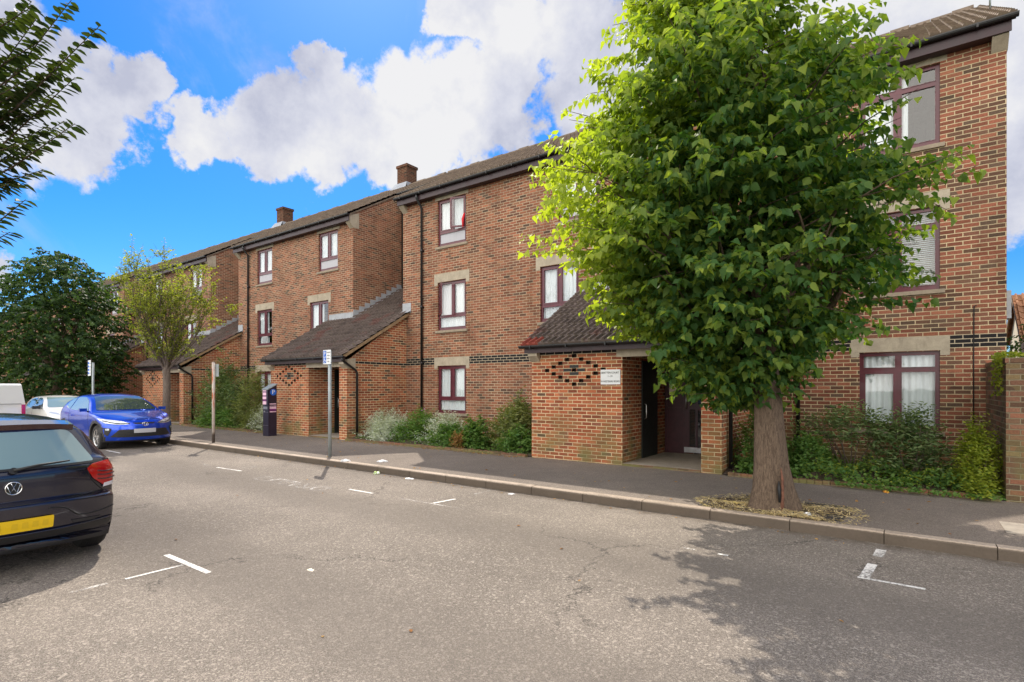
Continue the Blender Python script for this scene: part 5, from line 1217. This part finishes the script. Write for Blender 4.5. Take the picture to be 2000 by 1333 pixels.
# --- dark hatchback, close by at the left, seen from behind (front points to -X in the street)
PROF_P = [(1.94, .26), (2.0, .45), (1.98, .66), (1.82, .80), (1.3, .93), (.98, .99), (.45, 1.28), (.1, 1.385), (-.6, 1.42), (-1.2, 1.39), (-1.62, 1.335), (-1.70, 1.31), (-1.83, 1.12), (-1.91, .98), (-1.95, .90), (-1.955, .71), (-1.962, .675), (-2.045, .652), (-2.055, .61), (-2.03, .48), (-1.99, .38), (-1.90, .31)]
c1 = Car('parked_car', 'dark navy hatchback close by at the left edge, seen from behind with a yellow plate', 'car', (-8.30, 1.27, 0), math.pi, PROF_P, 4.05, .875, .92, .64, 'paint_dark', .2, (-1.24, 1.30), .315, rear_bow=.20, roof_crown=.06)
gl = c1.patch(rounded([(-.64, .955), (.64, .955), (.46, 1.275), (-.46, 1.275)], .06), 'x', -1, 'car_glass_light', 'rear_window', off=.006)
for p in ([(-.70, .945), (.70, .945), (.70, .965), (-.70, .965)],): c1.patch(p, 'x', -1, 'black', 'window_seal', off=.008, res=.1)
# spoiler lip
m = MB(); n = 20; pr = []
for i in range(n + 1):
    y = -.51 + 1.02 * i / n; bow = abs(y / .58) ** 2.6; pr.append((y, -1.735 + .13 * bow, 1.345 - .035 * bow))
for (y0, xa, za), (y1, xb, zb) in zip(pr, pr[1:]):
    m.face([(xa, y0, za), (xb, y1, zb), (xb + .19, y1, zb + .032), (xa + .19, y0, za + .032)], 0, True); m.face([(xa, y0, za), (xb, y1, zb), (xb + .02, y1, zb - .05), (xa + .02, y0, za - .05)], 1, False); m.face([(xa + .02, y0, za - .05), (xb + .02, y1, zb - .05), (xb + .2, y1, zb - .02), (xa + .2, y0, za - .02)], 0, False)
m.build('spoiler', ['paint_dark', 'dark_red'], c1.t, world=False)
for sg in (-1, 1):
    tl = c1.patch(rounded([(sg * .545, .90), (sg * .60, .935), (sg * .80, .955), (sg * .845, .93), (sg * .855, .735), (sg * .70, .715), (sg * .60, .80)], .02), 'x', -1, 'red_lens', 'tail_light', off=.012, res=.03)
    for z in (.83, .79, .865): c1.strip([(sg * .64, z), (sg * .72, z - .012), (sg * .83, z - .006)], 'x', -1, .006, 'dark_red', 'lens_rib', tl, off=.016)
    c1.patch([(sg * .70, .735), (sg * .86, .75), (sg * .86, .715), (sg * .69, .70)], 'x', -1, 'clear_white', 'reverse_light', tl, off=.0135, res=.03)
    c1.patch(rounded([(sg * .845, .93), (sg * .88, .9)] + [(sg * .88, .75), (sg * .85, .73)], .01), 'x', -1, 'red_lens', 'tail_light_side', off=.012, res=.03)
    c1.patch([(sg * .40, .45), (sg * .66, .435), (sg * .60, .41), (sg * .42, .42)], 'x', -1, 'cladding', 'bumper_recess', off=.006, res=.04)
    # side glass
    c1.patch(rounded([(-1.52, 1.01), (-.15, .98), (-.15, 1.36), (-1.05, 1.34), (-1.35, 1.25)], .05), 'y', sg, 'car_glass', 'side_window', off=.006)
    c1.patch(rounded([(-.08, .98), (.92, .97), (.50, 1.24), (.2, 1.35), (-.08, 1.36)], .05), 'y', sg, 'car_glass', 'side_window', off=.006)
c1.patch([(-.80, .32), (.80, .32), (.80, .39), (-.80, .39)], 'x', -1, 'cladding', 'diffuser', off=.012, res=.05)
c1.strip([(-.84, .405), (-.5, .40), (0, .395), (.5, .40), (.84, .405)], 'x', -1, .008, 'paint_dark', 'bumper_trim', off=.012)
c1.strip([(-.70, .668), (-.3, .655), (.3, .655), (.70, .668)], 'x', -1, .005, 'black', 'panel_gap', off=.001)
for sg in (-1, 1):
    c1.strip([(sg * .70, .668), (sg * .60, .78), (sg * .56, .90), (sg * .60, .94)], 'x', -1, .004, 'black', 'panel_gap', off=.001)
    c1.strip([(sg * .22, .60), (sg * .35, .575), (sg * .46, .49), (sg * .62, .485), (sg * .78, .51)], 'x', -1, .006, 'black', 'bumper_crease', off=.0)
c1.strip([(-.56, .90), (0, .885), (.56, .90)], 'x', -1, .0035, 'paint_dark', 'tailgate_crease', off=.004)
pl = c1.patch(rounded([(-.26, .425), (.26, .425), (.26, .535), (-.26, .535)], .01), 'x', -1, 'plate_yellow', 'number_plate', off=.012, res=.06, thick=.006)
for x in (-.2, -.13, -.06, .01, .12, .19): c1.patch([(x - .022, .455), (x + .022, .455), (x + .018, .505), (x - .02, .507)], 'x', -1, 'plate_smudge', 'smudge', pl, off=.0195, res=.05)
# wiper
m = MB(); m.tube([(-1.955, 0, .945), (-1.975, 0, .955)], .03, 10); m.tube([(-1.975, 0, .955), (-1.965, -.18, .985), (-1.945, -.40, 1.0)], [.016, .012, .007], 6); m.build('wiper', 'black', c1.t, world=False)
# round badge with the two stacked letters
m = MB(); cx, cz, r, X = -1.972, .80, .055, 0
bx = -1.975
m.tube([(bx, r * math.cos(a * math.pi / 16), cz + r * math.sin(a * math.pi / 16)) for a in range(33)], .0055, 6, cap=False)
for pts in ([(-.019, .047), (0, .006), (.019, .047)], [(-.043, .026), (-.022, -.040), (0, .000), (.022, -.040), (.043, .026)]):
    m.tube([(bx, -y, cz + z) for y, z in pts], .0045, 5)
m.tube([(bx + .012, 0, cz), (bx + .006, 0, cz)], r, 24, m=1)
m.build('badge', ['chrome', 'black'], c1.t, world=False)

# --- blue compact crossover facing us
PROF_B = [(2.12, .24), (2.19, .40), (2.20, .58), (2.16, .74), (2.02, .84), (1.6, .93), (1.12, 1.02), (.98, 1.06), (.5, 1.33), (.1, 1.47), (-.4, 1.52), (-.9, 1.48), (-1.5, 1.33), (-1.85, 1.17), (-2.05, 1.10), (-2.12, .95), (-2.16, .7), (-2.15, .45), (-2.08, .26)]
c2 = Car('parked_car', 'bright blue compact crossover parked at the far kerb, facing the camera', 'car', (-19.15, 6.12, -.03), 0, PROF_B, 4.39, .90, 1.0, .70, 'paint_blue', .22, (1.33, -1.29), .34, front_bow=.42, rear_bow=.34, cladding=True, plan=.07)
c2.patch(rounded([(-.74, 1.065), (.74, 1.065), (.56, 1.44), (-.56, 1.44)], .05), 'x', 1, 'car_glass', 'windscreen', off=.008, res=.06)
for sg in (-1, 1):
    c2.patch(rounded([(-.78, 1.06), (.78, 1.04), (.30, 1.32), (-.1, 1.42), (-.72, 1.42)], .06), 'y', sg, 'car_glass_light', 'side_window', off=.006, res=.06)
    c2.patch(rounded([(-1.30, 1.12), (-.84, 1.07), (-.80, 1.41), (-1.1, 1.36), (-1.28, 1.26)], .05), 'y', sg, 'car_glass_light', 'side_window', off=.006, res=.06)
    hl = c2.patch(rounded([(sg * .26, .745), (sg * .50, .79), (sg * .86, .92), (sg * .885, .87), (sg * .80, .74), (sg * .60, .70), (sg * .40, .70)], .02), 'x', 1, 'lamp_glass', 'headlight', off=.012, res=.03)
    c2.strip([(sg * .34, .725), (sg * .6, .735), (sg * .82, .80)], 'x', 1, .012, 'cladding', 'lamp_bezel', hl, off=.012)
    c2.patch(rounded([(sg * .68, .60), (sg * .86, .63), (sg * .87, .50), (sg * .74, .38), (sg * .70, .42), (sg * .70, .55)], .015), 'x', 1, 'cladding', 'fog_recess', off=.008, res=.03)
    c2.patch(rounded([(sg * .73, .60), (sg * .80, .60), (sg * .80, .55), (sg * .73, .55)], .02), 'x', 1, 'lamp_glass', 'fog_light', off=.014, res=.02)
    m = MB(); m.obox((.72, sg * .985, 1.08), (.045, 0, 0), (0, .085, 0), (0, 0, .045)); mi = m.build('mirror', 'paint_blue', c2.t, world=False, bevel=.03); 
    m = MB(); m.tube([(.74, sg * .86, 1.03), (.73, sg * .95, 1.06)], .02, 6); m.build('mirror_arm', 'black', mi, world=False)
    for x in (-.80, .82): c2.strip([(x - .02, 1.04), (x, .8), (x + .02, .5), (x, .36)], 'y', sg, .0035, 'black', 'door_gap', off=.0)
    c2.strip([(-1.9, .98), (-1.0, .97), (0, .92), (1.0, .93)], 'y', sg, .006, 'paint_blue', 'crease', off=.002)
    m = MB(); m.obox((.1 - .65, sg * .925, .90), (.09, 0, 0), (0, .012, 0), (0, 0, .014)); m.build('door_handle', 'paint_blue', c2.t, world=False, bevel=.006)
c2.patch(rounded([(-.56, .57), (.56, .57), (.72, .37), (-.72, .37)], .03), 'x', 1, 'cladding', 'lower_grille', off=.010, res=.05)
for z in (.37, .41, .45, .49, .53): c2.strip([(-.6, z), (0, z), (.6, z)], 'x', 1, .005, 'black', 'grille_bar', off=.014)
c2.patch([(-.60, .725), (-.22, .71), (-.12, .65), (.12, .65), (.22, .71), (.60, .725), (.5, .745), (-.5, .745)], 'x', 1, 'cladding', 'upper_grille', off=.010, res=.03)
c2.patch(rounded([(-.26, .47), (.26, .47), (.26, .58), (-.26, .58)], .01), 'x', 1, 'plate_white', 'number_plate', off=.02, res=.06, thick=.008)
c2.patch([(-.86, .24), (.86, .24), (.80, .275), (-.80, .275)], 'x', 1, 'cladding', 'lip', off=.012, res=.05)
m = MB(); bx = 2.215
for (ry, rz, oz) in ((.075, .05, 0), (.03, .048, 0), (.055, .022, .022)): m.tube([(bx, ry * math.cos(a * math.pi / 12), .705 + oz + rz * math.sin(a * math.pi / 12)) for a in range(25)], .006, 5, cap=False)
m.build('badge', 'chrome', c2.t, world=False)
m = MB(); m.tube([(-1.3, 0, 1.40), (-1.42, 0, 1.48), (-1.5, 0, 1.485)], [.03, .018, .004], 6); m.build('roof_aerial', 'paint_blue', c2.t, world=False)

# --- white small hatchback behind the blue one
PROF_W = [(1.84, .25), (1.90, .42), (1.89, .62), (1.80, .78), (1.55, .90), (1.15, 1.0), (1.0, 1.04), (.5, 1.32), (.1, 1.42), (-.5, 1.45), (-1.1, 1.41), (-1.5, 1.30), (-1.75, 1.02), (-1.86, .85), (-1.9, .6), (-1.88, .4), (-1.82, .25)]
c3 = Car('parked_car', 'small white hatchback parked behind the blue car', 'car', (-24.6, 6.3, -.06), 0, PROF_W, 3.8, .84, .95, .72, 'paint_white', .2, (1.2, -1.2), .29, front_bow=.30)
c3.patch(rounded([(-.68, 1.05), (.68, 1.05), (.54, 1.38), (-.54, 1.38)], .05), 'x', 1, 'car_glass_light', 'windscreen', off=.008, res=.06)
for sg in (-1, 1):
    c3.patch(rounded([(-.2, .99), (.88, 1.0), (.42, 1.28), (.1, 1.36), (-.2, 1.37)], .05), 'y', sg, 'car_glass', 'side_window', off=.006, res=.06); c3.patch(rounded([(-1.35, 1.08), (-.28, .99), (-.28, 1.37), (-.8, 1.34), (-1.1, 1.26)], .05), 'y', sg, 'car_glass', 'side_window', off=.006, res=.06)
    c3.patch(rounded([(sg * .48, .70), (sg * .74, .72), (sg * .80, .84), (sg * .72, .92), (sg * .52, .86)], .06), 'x', 1, 'lamp_glass', 'headlight', off=.012, res=.03)
    m = MB(); m.obox((.70, sg * .93, 1.05), (.05, 0, 0), (0, .10, 0), (0, 0, .05)); m.build('mirror', 'cladding', c3.t, world=False, bevel=.03)
    c3.strip([(-.24, 1.0), (-.24, .7), (-.2, .35)], 'y', sg, .0035, 'black', 'door_gap', off=.0)
c3.patch(rounded([(-.5, .36), (.5, .36), (.5, .50), (-.5, .50)], .03), 'x', 1, 'cladding', 'lower_grille', off=.010, res=.05); c3.patch(rounded([(-.36, .66), (.36, .66), (.36, .72), (-.36, .72)], .02), 'x', 1, 'cladding', 'upper_grille', off=.010, res=.05)
c3.patch([(-.26, .53), (.26, .53), (.26, .64), (-.26, .64)], 'x', 1, 'plate_white', 'number_plate', off=.012, res=.06, thick=.006)

# --- white van seen from behind
def van():
    t = thing('parked_van', 'white panel van seen from behind at the left edge beyond the parked cars', 'van', (-26.1, 4.2, 0), math.pi)
    m = MB(); prof = [(2.1, .3), (2.2, .6), (2.1, .95), (1.5, 1.15), (.95, 1.72), (.6, 1.80), (-2.0, 1.80), (-2.08, 1.74), (-2.14, 1.0), (-2.16, .5), (-2.14, .3)]
    def hw(z): return .92 if z < 1.0 else .92 - .11 * ((z - 1.0) / .8) ** 1.6
    n = len(prof)
    for (xa, za), (xb, zb) in zip(prof, prof[1:]): m.face([(xa, -hw(za), za), (xb, -hw(zb), zb), (xb, hw(zb), zb), (xa, hw(za), za)], 0, False)
    for sg in (-1, 1):
        zs = [.3, .6, 1.0, 1.35, 1.6, 1.74, 1.80]
        m.face([(x, sg * hw(z), z) for x, z in (prof if sg > 0 else prof[::-1])], 0)
    b = m.build('body', 'paint_white', t, world=False, bevel=.04)
    m = MB(); m.box(-2.165, -2.15, -.008, .008, .5, 1.7); m.box(-2.165, -2.15, -.82, .82, .52, .53); m.box(-2.168, -2.152, -.8, .8, 1.12, 1.13); m.build('door_gap', 'black', t, world=False)
    for sg in (-1, 1): m = MB(); m.box(-2.18, -2.12, min(sg * .80, sg * .90), max(sg * .80, sg * .90), .78, 1.1); m.build('tail_light', 'red_lens', t, world=False, bevel=.01)
    m = MB(); m.box(-2.19, -2.165, .10, .62, .86, .97); m.build('number_plate', 'plate_yellow', t, world=False)
    m = MB(); m.box(-2.19, -2.15, -.18, -.06, .98, 1.12); m.build('badge', 'red_cloth', t, world=False)
    m = MB(); m.box(-2.24, -2.05, -.9, .9, .32, .52); m.build('bumper', 'cladding', t, world=False, bevel=.03)
    for wx in (-1.4, 1.4):
        for sg in (-1, 1): m = MB(); m.tube([(wx, sg * .72, .31), (wx, sg * .93, .31)], .31, 24); w = m.build('wheel', 'rubber', t, world=False, bevel=.02); m = MB(); m.tube([(wx, sg * .92, .31), (wx, sg * .935, .31)], .2, 16); m.build('rim', 'alloy', w, world=False)
van()

# ------------------------------------------------------------------ neighbours in the distance
def house(name, label, x0, x1, y0, y1, ze, zr, along='y'):
    t = thing(name, label, 'house', ((x0 + x1) / 2, (y0 + y1) / 2, 0)); xm = (x0 + x1) / 2; ym = (y0 + y1) / 2
    m = MB()
    m.face([(x0, y0, 0), (x1, y0, 0), (x1, y0, ze), (xm, y0, zr), (x0, y0, ze)]); m.face([(x1, y1, 0), (x0, y1, 0), (x0, y1, ze), (xm, y1, zr), (x1, y1, ze)]); m.face([(x0, y1, 0), (x0, y0, 0), (x0, y0, ze), (x0, y1, ze)]); m.face([(x1, y0, 0), (x1, y1, 0), (x1, y1, ze), (x1, y0, ze)])
    m.build('wall', 'render_wall', t)
    r = MB(); sl = (zr - ze) / (xm - x0); o = .25
    for sg in (-1, 1):
        xe = x0 - o if sg < 0 else x1 + o; zz = ze - o * sl
        p = [(xe, y0 - .25, zz), (xe, y1 + .25, zz), (xm, y1 + .25, zr), (xm, y0 - .25, zr)]; q = [(a, b, c + .12) for a, b, c in p]
        r.face(p if sg > 0 else p[::-1]); r.face(q[::-1] if sg > 0 else q)
        for i in range(4): r.face([p[i], p[(i + 1) % 4], q[(i + 1) % 4], q[i]])
    ro = r.build('roof', 'tiles_far', t)
    b = MB()
    for sg in (-1, 1):
        xe = x0 - o if sg < 0 else x1 + o; zz = ze - o * sl; b.face([(xe, y0 - .27, zz - .1), (xm, y0 - .27, zr - .1), (xm, y0 - .27, zr + .1), (xe, y0 - .27, zz + .1)] if sg < 0 else [(xm, y0 - .27, zr - .1), (xe, y0 - .27, zz - .1), (xe, y0 - .27, zz + .1), (xm, y0 - .27, zr + .1)])
    b.build('bargeboard', 'wood', ro)
    w = MB(); w.box(xm - .6, xm + .6, y0 - .03, y0 + .05, 1.0, 2.2); w.build('window', 'door_glass', t)
def outbuilding():
    t = thing('neighbour_house', 'small cream rendered house with a tiled gable roof behind the garden wall', 'house', (5, 21.8, 0)); x0, x1, y0, y1, ym, ze, zr = 2.62, 9.0, 20.4, 23.2, 21.8, 3.1, 4.35
    m = MB(); m.face([(x0, y1, 0), (x0, y0, 0), (x0, y0, ze), (x0, ym, zr), (x0, y1, ze)]); m.face([(x0, y0, 0), (x1, y0, 0), (x1, y0, ze), (x0, y0, ze)]); m.face([(x1, y1, 0), (x0, y1, 0), (x0, y1, ze), (x1, y1, ze)]); m.face([(x1, y0, 0), (x1, y1, 0), (x1, y1, ze), (x1, ym, zr), (x1, y0, ze)]); m.build('wall', 'render_wall', t)
    r = MB(); roof_tiles(r, x0 - .12, x1 + .1, y0 - .12, ze - .08, ym, .92, rh=.05); roof_tiles(r, x0 - .12, x1 + .1, y1 + .12, ze - .08, ym, .92, sgn=-1); ro = r.build('roof', 'tiles_far', t)
    b = MB()
    for ye, s_ in ((y0 - .14, 1), (y1 + .14, -1)):
        p = [(x0 - .13, ye, ze - .2), (x0 - .13, ym, zr - .05), (x0 - .13, ym, zr + .08), (x0 - .13, ye, ze - .07)]; b.face(p if s_ < 0 else p[::-1]); q = [(x0 - .1, y_, z_) for _, y_, z_ in p]; b.face(q[::-1] if s_ < 0 else q)
        b.face([p[0], p[1], q[1], q[0]])
    b.build('bargeboard', 'wood', ro); w = MB(); w.box(4.2, 5.2, y0 - .03, y0 + .05, 1.0, 2.1); w.build('window', 'door_glass', t)
outbuilding()
house('neighbour_house', 'pale house closing the street at the far left', -86, -78, 2.5, 10, 5.2, 8.0)
house('neighbour_house', 'low dark roofed house further down the far left of the street', -74, -66, 14, 24, 5.2, 8.2)
for i, (x, y, h, lb) in enumerate(((-60, 9, 7, 'distant round crowned tree down the street at the far left'), (-72, 1.5, 8, 'distant tree on the near side at the end of the street'), (3.2, 18.6, 3.4, 'small tree peeking out between the gable end and the cream house'))):
    t = thing('background_tree', lb, 'tree', (x, y, 0)); m = MB(); m.tube([(x, y, 0), (x, y, h * .5)], [.2, .12], 8, cap=False); m.build('trunk', 'bark', t)
    s = h / 7; zp = [(1.6 * s, 1 * s, 0), (3 * s, 2.4 * s, 0), (5 * s, 2.6 * s, 0), (7 * s, .8 * s, 0)]; P, out, q = crown_points(500, (x, y), zp, .42); D = out + rng.normal(0, .4, P.shape)
    pos, ax, nm = shoots(P, D, .6 * s + .1, 9, .2, .5); leaf_object('crown', 'dark_leaf', pos, ax, nm, .17 * s + .03, OVAL, t)
